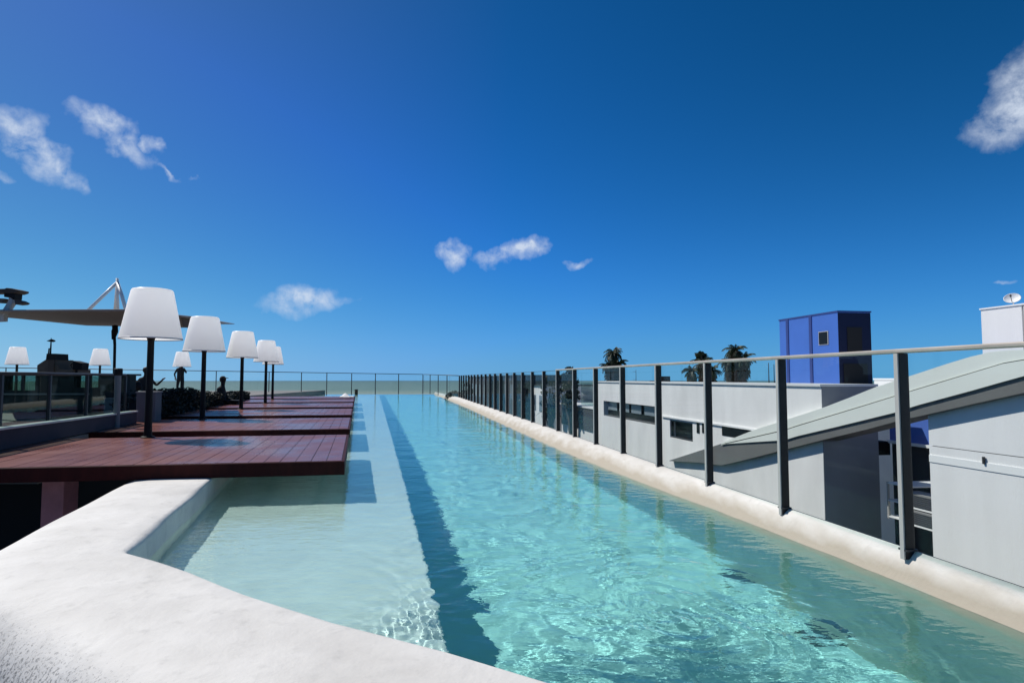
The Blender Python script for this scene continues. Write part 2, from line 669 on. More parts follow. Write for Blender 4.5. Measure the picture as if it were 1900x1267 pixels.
AW = [(-3, 2.72), (2.8, 2.70), (3.4, 2.685), (4.2, 2.665), (5.6, 2.60), (7.2, 2.50), (8.7, 2.43), (11.9, 2.38), (22.2, 2.36), (31, 2.28), (43.9, 2.08)]
AO = [(-3, 2.82), (31.4, 2.82), (43.9, 2.22)]
RW = lambda y: float(np.interp(y, [p[0] for p in AW], [p[1] for p in AW]))
RO = lambda y: float(np.interp(y, [p[0] for p in AO], [p[1] for p in AO]))
rows = []
y = -2.0
while y < 44.2:
    yy = min(y, 43.9)
    xo = RO(yy) - .171 * yy
    xw = RW(yy) - .171 * yy + .010 * wobble(yy)
    wd = xo - xw
    xf = min(RW(yy) - .06, 2.64) - .171 * yy
    r = [(xo, -3.2), (xo, .12), (xo - .012, .152), (xo - .035, .165), (xo - .25 * wd, .160 + .004 * wobble(yy, 1)),
         (xo - .55 * wd, .118 + .006 * wobble(yy, 2)), (xo - .80 * wd, .055 + .004 * wobble(yy, 3)), (xw, -.002), (xw - .035, -.05),
         (xw - .055, -.16), (xf - .01, -1.09), (xf - .03, -1.14), (xf - .06, -1.16), (xf - .06, -3.2)]
    rows.append([(a, yy, z) for a, z in r])
    y += .12 if y < 9 else .4
par = loft('parapet_wall', rows, PARAPET)
tag(par, 'long cream plaster parapet with rounded wet inner shoulder along the right side of the pool', 'wall')

# near wall: L of trowelled plaster round the near left corner
CI = Vector((-2.093, 3.485, 0))
dL = Vector((-.279, .960, 0)).normalized()
path = [CI + dL * 26, CI + dL * 18, CI + dL * 8, CI + dL * 4, CI + dL * 2.2, CI + dL * 1.0, CI + dL * .10, CI + dL * .03,
        CI + Vector((.012, -.01, 0)), CI + Vector((.05, -.034, 0)), Vector((-1.83, 3.315, 0)), Vector((-1.55, 3.125, 0)), Vector((-1.16, 2.83, 0)), Vector((-.69, 2.505, 0)), Vector((-.226, 2.245, 0)),
        Vector((.117, 2.02, 0)), Vector((.55, 1.72, 0)), Vector((1.2, 1.26, 0)), Vector((2.9, .05, 0)), Vector((4.2, -.9, 0))]
prof = [(0, -1.3), (0, .128), (.005, .148), (.016, .160), (.036, .166), (.14, .168), (.3, .169), (.48, .167), (.585, .158), (.66, .137), (.72, .09), (.77, 0), (.80, -.14), (.83, -1.6), (.83, -3.2)]
rows = []
for i, p in enumerate(path):
    t0 = (path[min(i + 1, len(path) - 1)] - path[max(i - 1, 0)])
    if 6 <= i <= 9:
        t0 = path[i + 1] - path[i - 1]
    t0.normalize()
    out = Vector((t0.y, -t0.x, 0))
    k = 1.0
    rows.append((p, out))
# keep the outer side from bunching up at the corner: blend the offsets towards the mitre
mit = (Vector((dL.y, -dL.x, 0)) * -1)
oL = Vector((-dL.y, dL.x, 0)) * 1.0
oL = -Vector((dL.y, -dL.x, 0))
oN = Vector((-.57, -.82, 0)).normalized()
rr = []
for i, (p, o) in enumerate(rows):
    if i <= 5:
        o = oL.copy()
        ln = 1.10
    elif i >= 12:
        ln = 1
        t0 = (path[min(i + 1, len(path) - 1)] - path[max(i - 1, 0)]).normalized()
        o = Vector((t0.y, -t0.x, 0))
        if o.y > 0:
            o = -o
    else:
        s = (i - 5) / 7.0
        o = (oL * (1 - s) + oN * s)
        o.normalize()
        ln = 1.10 - .10 * s
    rr.append([tuple(p + o * (d * ln) + Vector((0, 0, z))) for d, z in prof])


def resample(rr, step=.09):
    out = []
    for i in range(len(rr) - 1):
        d = (Vector(rr[i + 1][1]) - Vector(rr[i][1])).length
        n = max(1, min(30, int(d / step)))
        for k in range(n):
            t = k / n
            out.append([tuple(Vector(a).lerp(Vector(b_), t)) for a, b_ in zip(rr[i], rr[i + 1])])
    out.append(rr[-1])
    return out


rr = resample(rr)
for i, r in enumerate(rr):
    for j in range(len(r)):
        if r[j][2] > -.1:
            x, y, z = r[j]
            r[j] = (x + .004 * math.sin(y * 5 + j), y + .004 * math.sin(x * 6 + j * 2), z + .0012 * math.sin(x * 4.1 + j * .8) + .001 * math.sin(y * 5.3 + j))
near = loft('pool_wall', [r[::-1] for r in rr], PLASTER)
tag(near, 'thick white trowelled plaster wall wrapping the near left corner of the pool', 'wall')

b = MB()
b.add([(-14.3, 45, -1.15), (-2.38, 3.6, -1.15), (-1.9, 2.9, -1.15), (2.4, -.1, -1.15), (3.4, -.1, -1.15), (-3, 45, -1.15)], [(0, 1, 2, 3, 4, 5)])
floor = b.build('pool_floor', POOL)
tag(floor, kind='structure')
b = MB()
LX = lambda y: .35 - .218 * y
ys_ = [1.0] + [1 + .5 * i for i in range(1, 80)] + [43.95]
b.prism([(LX(2.05), 2.05, -.30), (LX(42.5), 42.5, -.30), (-13.6, 42.5, -.30), (-2.38, 3.6, -.30), (-1.9, 2.98, -.30), (-.6, 2.1, -.30)], (0, 0, -.9))
ledge = b.build('pool_ledge', LEDGE, bevel=.015)
tag(ledge, kind='structure')
b = MB()
b.prism([(-14, 43.84, -.02), (-5.3, 43.84, -.02), (-5.3, 44.2, -.02), (-14, 44.2, -.02)], (0, 0, -1.4))
far = b.build('far_wall', POOL)
tag(far, 'thin turquoise overflow wall closing the far end of the pool', 'wall')

# water surface: a fine mesh with real ripples
nx, ny = 460, 1080
s = np.linspace(0, 1, nx)
yv = .9 + 43.0 * (np.linspace(0, 1, ny) ** 2.35)
YY = np.repeat(yv[:, None], nx, 1)
Lx = -2.093 - .290 * (YY - 3.485) - .15
Rx = np.interp(yv, [p[0] for p in AW], [p[1] for p in AW])[:, None] - .171 * YY + .06
XX = Lx + (Rx - Lx) * s[None, :]
rng = np.random.RandomState(11)


def waves(X, Y, n, l0, l1, ang=None, spread=3.14):
    Z = np.zeros_like(X)
    for i in range(n):
        lam = math.exp(rng.uniform(math.log(l0), math.log(l1)))
        th = rng.uniform(0, 2 * math.pi) if ang is None else ang + rng.normal() * spread
        k = 2 * math.pi / lam
        Z += lam * np.sin(k * (X * math.cos(th) + Y * math.sin(th)) + rng.uniform(0, 6.28))
    return Z / math.sqrt(n)


wx = XX + .10 * waves(XX, YY, 6, .5, 1.5)
wy = YY + .10 * waves(XX, YY, 6, .5, 1.5)
Z = waves(wx, wy, 26, .25, 1.1, ang=1.4, spread=.5) * .0042
Z += waves(wx, wy, 30, .09, .30, ang=1.45, spread=.6) * .0036
Z += waves(wx, wy, 24, .10, .26) * .0022 * np.clip((YY - 3) / 6, 0, 1)
cx0, cy0 = .62, 3.05
dx, dy = XX - cx0, YY - cy0
rad = np.sqrt(dx ** 2 + dy ** 2)
th = np.arctan2(dy, dx)
jet = np.exp(-(rad / 1.05) ** 2)
sw = wx * 1.0
Z += jet * (waves(wx, wy, 44, .055, .30) * .0135)
Z += jet * .0028 * np.sin(2 * math.pi * (rad + .10 * np.sin(3 * th + 1) + .045 * th) / .17 + 2.0 * waves(XX, YY, 8, .4, 1.2))
outer = np.exp(-((rad - 1.5) / .6) ** 2)
Z += outer * waves(wx, wy, 16, .12, .3) * .0035
# calmer on the shallow ledge at the left
lx = .35 - .218 * YY
calm = 1 / (1 + np.exp(-(XX - lx + .15) / .18))
patch = np.exp(-(((XX + .50) / .38) ** 2 + ((YY - 3.15) / .55) ** 2))
Z *= (.30 + .70 * calm)
Z += patch * waves(wx, wy, 20, .055, .13) * .010
Z *= 1 - .72 / (1 + np.exp(-(XX + .171 * YY - 1.95) / .12)) * np.exp(-(YY / 9.0) ** 4)
V = np.stack([XX, YY, Z], -1).reshape(-1, 3).astype(np.float32)
idx = np.arange(ny * nx).reshape(ny, nx)
quad = np.stack([idx[:-1, :-1], idx[:-1, 1:], idx[1:, 1:], idx[1:, :-1]], -1).reshape(-1, 4)
cen = V[quad].mean(1)
# drop what lies beyond the near wall
nd = (cen[:, 0] - (-2.093)) * (-.57) + (cen[:, 1] - 3.485) * (-.82)
quad = quad[nd < .25]
me = bpy.data.meshes.new('pool_water')
me.vertices.add(len(V))
me.vertices.foreach_set('co', V.ravel())
me.loops.add(len(quad) * 4)
me.loops.foreach_set('vertex_index', quad.ravel().astype(np.int32))
me.polygons.add(len(quad))
me.polygons.foreach_set('loop_start', np.arange(0, len(quad) * 4, 4, dtype=np.int32))
me.update(calc_edges=True)
me.validate()
me.shade_smooth()
water = bpy.data.objects.new('pool_water', me)
C.objects.link(water)
tag(water, kind='structure')
m = bpy.data.materials.new('clear_pool_water')
m.use_nodes = True
t = m.node_tree
t.nodes.clear()
o = t.nodes.new('ShaderNodeOutputMaterial')
gl = t.nodes.new('ShaderNodeBsdfGlass')
gl.inputs['Roughness'].default_value = 0
gl.inputs['IOR'].default_value = 1.33
gl.inputs[0].default_value = (.90, .985, .985, 1)
bn = t.nodes.new('ShaderNodeTexNoise')
bn.inputs['Scale'].default_value = 14
bn.inputs['Detail'].default_value = 3
bg_ = t.nodes.new('ShaderNodeNewGeometry')
t.links.new(vmth(t, 'MULTIPLY', bg_.outputs['Position'], (.6, 1.0, 1.0)), bn.inputs['Vector'])
bb = t.nodes.new('ShaderNodeBump')
bb.inputs['Strength'].default_value = .45
bb.inputs['Distance'].default_value = .012
t.links.new(bn.outputs[0], bb.inputs['Height'])
t.links.new(bb.outputs[0], gl.inputs['Normal'])
t.links.new(gl.outputs[0], o.inputs[0])
me.materials.append(m)
water.cycles.is_caustics_caster = True
for o in (floor, ledge, par, near, far):
    o.cycles.is_caustics_receiver = True

# round wall inlets near the foot of the right-hand pool wall
for i, (x, y, lab) in enumerate(((1.66, 4.72, 'round dark drain grating under the water, the farther of the two'),
                                 (1.85, 3.86, 'round dark drain grating under the water, the nearer of the two'))):
    d = thing('pool_drain', (x, y, -1.148), lab, 'drain', 'drains on the pool floor')
    b = MB()
    b.lathe((x, y, -1.15), [(0.001, .012), (.10, .012), (.12, .008), (.125, 0)], 28)
    ob = b.build('cover', mat('drain_cover', (.03, .10, .10), .6), d, smooth=True)
    ob.cycles.is_caustics_receiver = True
    b = MB()
    for k in range(8):
        th = k * math.pi / 4
        b.obox((x + .05 * math.cos(th), y + .05 * math.sin(th), -1.133), (.025 * math.cos(th), .025 * math.sin(th), 0), (-.004 * math.sin(th), .004 * math.cos(th), 0), (0, 0, .003))
    ob = b.build('slot_grille', mat('drain_slots', (.05, .14, .14), .6), d)
    ob.cycles.is_caustics_receiver = True

# ------------------------------------------------------------------ timber platforms over the water
SD = Vector((-.237, .9715, 0))               # side direction
FD = Vector((.9863, .165, 0))                # front edge direction (towards the pool)
PZ, PB = .30, .165
ordn = ['nearest dark red timber platform, with its fascia over the white pool wall', 'second dark red timber platform from the front, behind the nearest lamp',
        'third dark red timber platform, in the middle of the row', 'fourth dark red timber platform, third from the far end',
        'fifth dark red timber platform, second from the far end',
        'farthest dark red timber platform, with a white cloth on its corner']
c0 = Vector((-1.63, 6.2, 0))
for i in range(6):
    c = c0 + SD * (3.9 * i / .9715)
    L = 9.0 if i == 0 else 6.2
    dep = 3.0
    root = thing('timber_platform', (c.x, c.y, PB), ordn[i], 'platform', 'dark red timber platforms over the pool edge')
    nb = int(L / .145)
    b = MB()
    for k in range(nb):
        x0 = k * .145 + .03
        cc = c - FD * (x0 + .0715) + SD * (dep / 2) + Vector((0, 0, PZ - .014 + random.uniform(-.0012, .0012)))
        b.obox(cc, FD * .0700, SD * (dep / 2 - .03), (0, 0, .014))
    b.build('deck_boards', DECK, root, bevel=.002, seg=1)
    b = MB()
    # fascia boards all round, joined end to end
    h = (PZ - .004 + PB) / 2
    hh = (PZ - .004 - PB) / 2
    b.obox(c - FD * (L / 2) + SD * .0145 + Vector((0, 0, h)), FD * (L / 2), SD * .0145, (0, 0, hh))
    b.obox(c - FD * (L / 2) + SD * (dep - .0145) + Vector((0, 0, h)), FD * (L / 2), SD * .0145, (0, 0, hh))
    b.obox(c - FD * .0145 + SD * (dep / 2) + Vector((0, 0, h)), FD * .0145, SD * (dep / 2 - .0295), (0, 0, hh))
    b.build('fascia', mat('oxblood_fascia', (.055, .009, .007), .6, spec=.15, var=.4, vscale=6, stretch=(3, 3, .6)) if i == 0 else bpy.data.materials['oxblood_fascia'], root, bevel=.003, seg=1)
    b = MB()
    for k in range(int(L / .6)):
        cc = c - FD * (.3 + k * .6) + SD * (dep / 2) + Vector((0, 0, PB + .05))
        b.obox(cc, FD * .025, SD * (dep / 2 - .032), (0, 0, .05))
    b.build('joists', BLACK, root)

# square pier that carries the front of the first platform, low terrace under it
p0 = at_z(174, 905, .1)
pr = thing('support_pier', (-4.55, 6.42, -2.4), 'dusty red square pier under the front edge of the nearest platform', 'pier')
b = MB()
b.box((-4.66, 6.32, -2.36), (-4.44, 6.54, .10))
b.build('shaft', mat('dusty_red_paint', (.60, .24, .24), .8, var=.25, vscale=7), pr, bevel=.008)
b = MB()
b.box((-4.70, 6.28, .10), (-4.40, 6.58, .165))
b.build('cap_plate', CHAR, pr, bevel=.005)
b = MB()
b.box((-4.72, 6.26, -2.40), (-4.38, 6.60, -2.36))
b.build('base_plate', CHAR, pr)
b = MB()
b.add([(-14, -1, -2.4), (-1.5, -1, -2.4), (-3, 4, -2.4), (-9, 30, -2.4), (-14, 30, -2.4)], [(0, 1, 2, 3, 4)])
tag(b.build('lower_terrace', mat('shade_black_paving', (.03, .03, .03), .9, var=.3)), kind='structure')  # near-black colour stands in for the deep shade below the platform
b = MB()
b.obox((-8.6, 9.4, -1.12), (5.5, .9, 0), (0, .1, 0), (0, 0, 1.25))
tag(b.build('retaining_wall', mat('shade_black_render', (.02, .02, .02), .95)), 'retaining wall in the void under the nearest platform, deep shade put into its black colour', 'wall')  # shade of the void painted into the wall colour

# ------------------------------------------------------------------ lamps
def make_lamp(x, y, lab, grp):
    z0 = PZ
    root = thing('floor_lamp', (x, y, z0), lab, 'lamp', grp)
    b = MB()
    b.lathe((x, y, z0), [(.001, .022), (.07, .022), (.085, .016), (.09, 0.0)], 28)
    b.build('base', BLACK, root, smooth=True)
    b = MB()
    b.lathe((x, y, z0), [(.052, .02), (.048, .15), (.044, .7), (.042, 1.30), (.05, 1.345), (.075, 1.36), (.075, 1.375), (.02, 1.38), (.018, 1.6), (.001, 1.6)], 20)
    b.build('pole', BLACK, root, smooth=True)
    b = MB()
    H0, H1, R0, R1 = 1.335, 2.02, .388, .256
    prof = [(R0, H0), (R0 - (R0 - R1) * .5, (H0 + H1) / 2), (R1 + .004, H1 - .03), (R1 - .012, H1 - .006), (R1 - .04, H1), (.001, H1 + .004),
            ]
    b.lathe((x, y, z0), prof, 48)
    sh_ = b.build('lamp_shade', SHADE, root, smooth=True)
    b = MB()
    b.lathe((x, y, z0), [(R0 + .001, H0 + .012), (R0 + .004, H0 + .006), (R0 + .003, H0 - .004), (R0 - .006, H0 - .005), (R0 - .007, H0 + .008)], 48, close=True)
    b.build('rim', mat('rim_plastic', (.62, .62, .62), .4) if 'rim_plastic' not in bpy.data.materials else bpy.data.materials['rim_plastic'], root, smooth=True)
    b = MB()
    b.lathe((x, y, z0), [(.001, 1.70), (.04, 1.69), (.055, 1.65), (.04, 1.60), (.001, 1.59)], 14)
    b.build('bulb', mat('opal_bulb', (.7, .7, .7), .3) if 'opal_bulb' not in bpy.data.materials else bpy.data.materials['opal_bulb'], root, smooth=True)
    return root


def lamp_xy(px, Y):
    return ((px - 950) / F * Y, Y)


lx_, ly_ = lamp_xy(279, 8.6)
proto = make_lamp(lx_, ly_, 'nearest and largest black lamp with a big white tapered shade, on the nearest red platform', 'white shaded lamps on the platforms')
lamps = [(378.5, 12.5, 'second white shaded lamp from the front of the platform row, left of the third'),
         (449.5, 16.4, 'third white shaded lamp of the platform row, between the second and the overlapping pair'),
         (494, 20.3, 'fourth platform lamp, the front one of the overlapping pair of white shades'),
         (507, 24.2, 'farthest platform lamp, mostly hidden behind the fourth white shade')]
for px, Y, lab in lamps:
    l = copy_tree(proto)
    x, y = lamp_xy(px, Y)
    l.location = (x, y, PZ)
    ORG[l] = Vector(l.location)
    l['label'] = lab
for px, Y, lab in ((32, 24.5, 'small far white lamp at the left edge, left of the brown stepped block'),
                   (186, 26, 'small far white lamp between the brown stepped block and the dark canopy post'),
                   (338, 29, 'small far white lamp behind the standing person in black')):
    l = copy_tree(proto)
    x, y = lamp_xy(px, Y)
    l.location = (x, y, PZ)
    l['label'] = lab
    l['group'] = 'white shaded lamps on the far terrace'

# far terrace floor that the left-hand things stand on
b = MB()
b.prism([(-5.95, 8.0, .28), (-6.55, 10.4, .28), (-7.4, 13.4, .28), (-12.6, 30.5, .28), (-13.0, 44, .28), (-48, 34, .28), (-22, 8, .28)], (0, 0, -.5))
terr = b.build('terrace_floor', TERR)
tag(terr, kind='structure')

# ------------------------------------------------------------------ glass fence on the right
fr = thing('glass_fence', (2.2, 3.5, .165), 'tall glass balustrade with charcoal posts and metal handrail along the right parapet', 'fence')
ZT = 1.238
base_y = 3.50


def fpos(y):
    return Vector((2.82 - .06 - .171 * y, y, 0))


for k in range(-3, 26):
    y = base_y + 1.118 * k
    p = fpos(y)
    b = MB()
    wd = .030
    b.obox(p + Vector((.0, 0, (.12 + ZT) / 2)), NV * wd, DV * .017, (0, 0, (ZT - .12) / 2))
    b.build('post', POSTM, fr, bevel=.003, seg=1)
    b = MB()
    b.obox(p + NV * (wd + .0045) + Vector((0, 0, (.12 + ZT) / 2)), NV * .004, DV * .014, (0, 0, (ZT - .12) / 2))
    b.build('sunlit_edge', PALE_METAL, fr)  # sunlit pool-side edge of the post, painted as a paler strip
    b = MB()
    b.obox(p + Vector((0, 0, .17)), NV * .036, DV * .03, (0, 0, .005))
    b.build('foot_plate', CHAR, fr)
for k in range(-3, 25):
    y = base_y + 1.118 * (k + .5)
    p = fpos(y) - NV * .012
    b = MB()
    b.obox(p + Vector((0, 0, (.15 + ZT - .002) / 2)), NV * .005, DV * (1.118 / 2 / .9857 - .028), (0, 0, (ZT - .15 - .002) / 2))
    b.build('glass_panel', GLASS, fr)
b = MB()
p0, p1 = fpos(-.5), fpos(11.40)
n = 40
b.obox((p0 + p1) / 2 + Vector((0, 0, ZT + .013)), (p1 - p0) / 2, NV * .028, (0, 0, .012))
b.build('handrail', RAILM, fr, bevel=.007, seg=3)
b = MB()
p2 = fpos(11.43)
p3 = fpos(base_y + 1.118 * 25)
b.obox((p2 + p3) / 2 + Vector((0, 0, ZT + .004)), (p3 - p2) / 2, NV * .008, (0, 0, .0035))
b.build('cap_strip', CHAR, fr)
b = MB()
p0, p1 = fpos(-.5), fpos(31.4)
b.obox((p0 + p1) / 2 + Vector((.055, 0, .12)), (p1 - p0) / 2, NV * .012, (0, 0, .035))
b.build('base_channel', CHAR, fr)

# back fence closing the far end
B0 = at_y(785, 694.5, 43.9)
A0 = at_y(-30, 681.5, 31.0)
bf = thing('glass_fence', (B0.x, B0.y, 0), 'long low glass fence with thin rail across the far end against the sea', 'fence')


def seg_fence(root, P0, P1, xs, zb, m=GLASS, r=.022):
    """P0,P1 top points; xs: parameters of posts"""
    def top(t):
        return P0.lerp(P1, t)
    d = (P1 - P0)
    dh = Vector((d.x, d.y, 0)).normalized()
    nn = Vector((-dh.y, dh.x, 0))
    b = MB()
    b.tube([top(0), top(1)], .020, 8)
    b.build('rail', CHAR, root, smooth=True)
    for i, t in enumerate(xs):
        q = top(t)
        b = MB()
        b.obox((q.x, q.y, (q.z + zb) / 2 - .01), dh * r, nn * r, (0, 0, (q.z - zb) / 2 - .012))
        b.build('post', CHAR, root)
    xs = sorted(set([0.0, 1.0] + list(xs)))
    for a, c in zip(xs[:-1], xs[1:]):
        qa, qc = top(a), top(c)
        if (qc - qa).length < .15:
            continue
        ea = qa + dh * (r + .012)
        ec = qc - dh * (r + .012)
        b = MB()
        b.prism([(ea.x, ea.y, zb + .04), (ec.x, ec.y, zb + .04), (ec.x, ec.y, qc.z - .03), (ea.x, ea.y, qa.z - .03)], nn * .01)
        b.build('glass_panel', m, root)


def tpar(px, P0, P1):                         # parameter along P0-P1 seen at photo column px
    lo, hi = 0., 1.
    f = lambda t: (P0.lerp(P1, t).x / P0.lerp(P1, t).y) * F + 950
    up = f(1) > f(0)
    for _ in range(40):
        mid = (lo + hi) / 2
        if (f(mid) < px) == up:
            lo = mid
        else:
            hi = mid
    return (lo + hi) / 2


seg_fence(bf, B0, A0, [tpar(x, B0, A0) for x in (785, 740, 697, 653, 607, 560, 500, 402, 330, 270, 215, 97, 12)], .02)
E0 = fpos(base_y + 1.118 * 25)
E0.z = ZT + .0
bf2 = thing('glass_fence', (E0.x, E0.y, 0), 'short angled glass fence joining the charcoal posts to the far sea fence', 'fence')
seg_fence(bf2, Vector((E0.x - .06, E0.y + .1, 1.24)), Vector((B0.x + .06, B0.y - .1, B0.z)), [.26, .5, .76], .1)

# black bollard on the far rim
q = at_y(661, 732, 43.3)
bo = thing('bollard', (q.x, q.y, -.01), 'small black bollard standing on the far rim of the pool', 'bollard')
b = MB()
b.lathe((q.x, q.y, -.30), [(.001, 0), (.11, 0), (.11, .56), (.10, .585), (.001, .59)], 16)
b.build('body', BLACK, bo, smooth=False)
b = MB()
b.lathe((q.x, q.y, .30), [(.085, -.01), (.13, -.005), (.13, .04), (.11, .055), (.001, .06)], 16)
b.build('cap', BLACK, bo, smooth=False)

# white cloth on the farthest platform
c = c0 + SD * (3.9 * 5 / .9715)
b = MB()
g = 12
vv, ff = [], []
for i in range(g):
    for j in range(g):
        u, v2 = i / (g - 1), j / (g - 1)
        ed = min(u, v2, 1 - u, 1 - v2)
        z = PZ + .012 + .16 * max(0, 1 - 2.4 * math.hypot(u - .35, v2 - .5)) ** 1.2 + .02 * math.sin(9 * u + 7 * v2) * (ed > .01) + .015
        pp = c - FD * (.62 - .58 * u) + SD * (.9 + .8 * v2)
        vv.append((pp.x, pp.y, z))
for i in range(g - 1):
    for j in range(g - 1):
        ff.append((i * g + j, (i + 1) * g + j, (i + 1) * g + j + 1, i * g + j + 1))
b.add(vv, ff)
ob = b.build('towel', mat('white_towelling', (.8, .8, .8), .95), smooth=True)
sm = ob.modifiers.new('thickness', 'SOLIDIFY')
sm.thickness = .012
tag(ob, 'crumpled white towel on the pool end of the farthest red platform', 'towel')

# ------------------------------------------------------------------ left terrace wall, glass fence, pillar, hedge
W0 = Vector((-5.55, 6.5, 0))
W1 = Vector((-6.72, 11.35, 0))
wd_ = (W1 - W0).normalized()
wn_ = Vector((-wd_.y, wd_.x, 0))
if wn_.x > 0:
    wn_ = -wn_
tw = thing('terrace_wall', (W0.x, W0.y, PZ), 'low dark plum wall with a bright sill, across the left end of the nearest platforms', 'wall')
b = MB()
b.prism([W0 + Vector((0, 0, PZ + .004)), W1 + Vector((0, 0, PZ + .004)), W1 + Vector((0, 0, .50)), W0 + Vector((0, 0, .53))], wn_ * .28)
b.build('body', mat('dark_plum_render', (.045, .038, .05), .8, var=.2), tw)
b = MB()
b.prism([W0 + Vector((0, 0, .53)) - wn_ * .02, W1 + Vector((0, 0, .50)) - wn_ * .02, W1 + Vector((0, 0, .525)) - wn_ * .02, W0 + Vector((0, 0, .555)) - wn_ * .02], wn_ * .14)
b.build('sill', mat('pale_stone_sill', (.62, .60, .56), .7), tw, bevel=.004)
tf = thing('glass_fence', (W0.x, W0.y, .53), 'short tinted glass fence standing on the dark plum terrace wall at the left', 'fence')
f0 = W0 + wn_ * .2
f1 = W1 + wn_ * .2
f0.z = 1.158
f1.z = 1.165
seg_fence(tf, f0, f1, [tpar(x, f0, f1) for x in (4, 94, 163, 238)], .50, GLASS_D, .02)
# stout end post
pe = at_y(219, 700, 10.4)
ep = thing('fence_post', (pe.x, pe.y, .28), 'stout grey round post with a black cap at the end of the left glass fence', 'post')
b = MB()
b.lathe((pe.x, pe.y, 0), [(.001, .28), (.048, .28), (.048, 1.17), (.001, 1.17)], 16)
b.build('shaft', mat('grey_post_paint', (.16, .17, .18), .6), ep, smooth=False)
b = MB()
b.lathe((pe.x, pe.y, 0), [(.05, 1.15), (.066, 1.16), (.066, 1.255), (.055, 1.265), (.001, 1.268)], 16)
b.build('cap', BLACK, ep)
# pillar behind the first lamp
pl = at_z(266, 783, PZ)
pq = thing('pillar', (pl.x, pl.y, PZ), 'stubby light grey pillar between the terrace wall and the dark hedge, behind the nearest lamp', 'pillar')
b = MB()
b.obox((pl.x - .02, pl.y + .2, (PZ + .83) / 2 + .002), FD * .16, SD * .2, (0, 0, (.83 - PZ) / 2))
b.build('shaft', mat('grey_pillar_render', (.13, .13, .145), .8, var=.15), pq, bevel=.006)
b = MB()
b.obox((pl.x - .02, pl.y + .2, .845), FD * .175, SD * .215, (0, 0, .012))
b.build('coping', mat('grey_coping', (.18, .18, .19), .8), pq)


def leaf_cloud(b, pts, size, rng, flat=.5):
    for p in pts:
        p = Vector(p)
        a = Vector((rng.gauss(0, 1), rng.gauss(0, 1), rng.gauss(0, 1) * flat)).normalized()
        c = a.cross(Vector((rng.gauss(0, 1), rng.gauss(0, 1), rng.gauss(0, 1)))).normalized()
        s1 = size * rng.uniform(.6, 1.3)
        s2 = s1 * rng.uniform(.35, .6)
        b.add([p - a * s1, p - c * s2, p + a * s1, p + c * s2], [(0, 1, 2, 3)])


rg = random.Random(5)
H0_ = Vector((-7.15, 12.6, 0))
H1_ = Vector((-10.3, 24.6, 0))


def htop(t):
    return .70 + .18 * math.exp(-((t - .22) / .16) ** 2) - .14 * t + .03 * math.sin(t * 17)


pl2 = thing('planter', (H0_.x, H0_.y, PZ), 'long black planter box of dark hedge running along the left side of the platforms', 'planter')
hd = (H1_ - H0_).normalized()
hn = Vector((-hd.y, hd.x, 0))
b = MB()
b.obox((H0_ + H1_) / 2 + hn * .35 + Vector((0, 0, .385)), (H1_ - H0_) / 2, hn * .35, (0, 0, .10))
b.build('trough', BLACK, pl2, bevel=.01)
b = MB()
pts = []
for i in range(16000):
    t = rg.random()
    a = rg.uniform(-.09, .78) if rg.random() < .6 else rg.uniform(-.11, .04)
    hgt = htop(t) + rg.uniform(-.05, .05)
    z = rg.uniform(.31, max(.5, hgt))
    pp = H0_.lerp(H1_, t) + hn * a
    pts.append((pp.x, pp.y, z))
leaf_cloud(b, pts, .05, rg)
b.build('hedge', HEDGE, pl2)
b = MB()
for k in range(30):
    t = (k + .5) / 30
    pp = H0_.lerp(H1_, t) + hn * .36
    b.tube([(pp.x, pp.y, .45), (pp.x, pp.y, .45 + (htop(t) - .45) * .85)], [.16, .12], 7)
b.build('inner_branches', BLACK, pl2)

# ------------------------------------------------------------------ people on the terrace
def skin_body(name, verts, edges, radii, m, parent, root=0):
    o0 = ORG[parent]
    me = bpy.data.meshes.new(name)
    me.from_pydata([tuple(Vector(v) - o0) for v in verts], edges, [])
    o = bpy.data.objects.new(name, me)
    C.objects.link(o)
    o.parent = parent
    me.materials.append(m)
    sk = o.modifiers.new('skin', 'SKIN')
    sk.use_smooth_shade = True
    for i, r in enumerate(radii):
        d = me.skin_vertices[0].data[i]
        d.radius = (r, r) if isinstance(r, (int, float)) else r
    me.skin_vertices[0].data[root].use_root = True
    ss = o.modifiers.new('smooth', 'SUBSURF')
    ss.levels = 1
    ss.render_levels = 2
    return o


def hand(b, p, d, r=.008):
    d = Vector(d).normalized()
    s_ = d.cross(Vector((0, 0, 1))).normalized()
    p = Vector(p)
    for k in range(4):
        q0 = p + s_ * (k - 1.5) * .018 + d * .05
        q1 = q0 + d * (.045 if k in (1, 2) else .036)
        q2 = q1 + d * .025 + Vector((0, 0, -.018))
        b.tube([q0 - d * .03, q1, q2], [r, r * .9, r * .7], 6)
    q0 = p + s_ * .035 + d * .01
    b.tube([q0, q0 + s_ * .025 + d * .03, q0 + s_ * .03 + d * .055], [r * 1.1, r, r * .8], 6)
    b.obox(p + d * .03, d * .035, s_ * .034, (0, 0, .011))


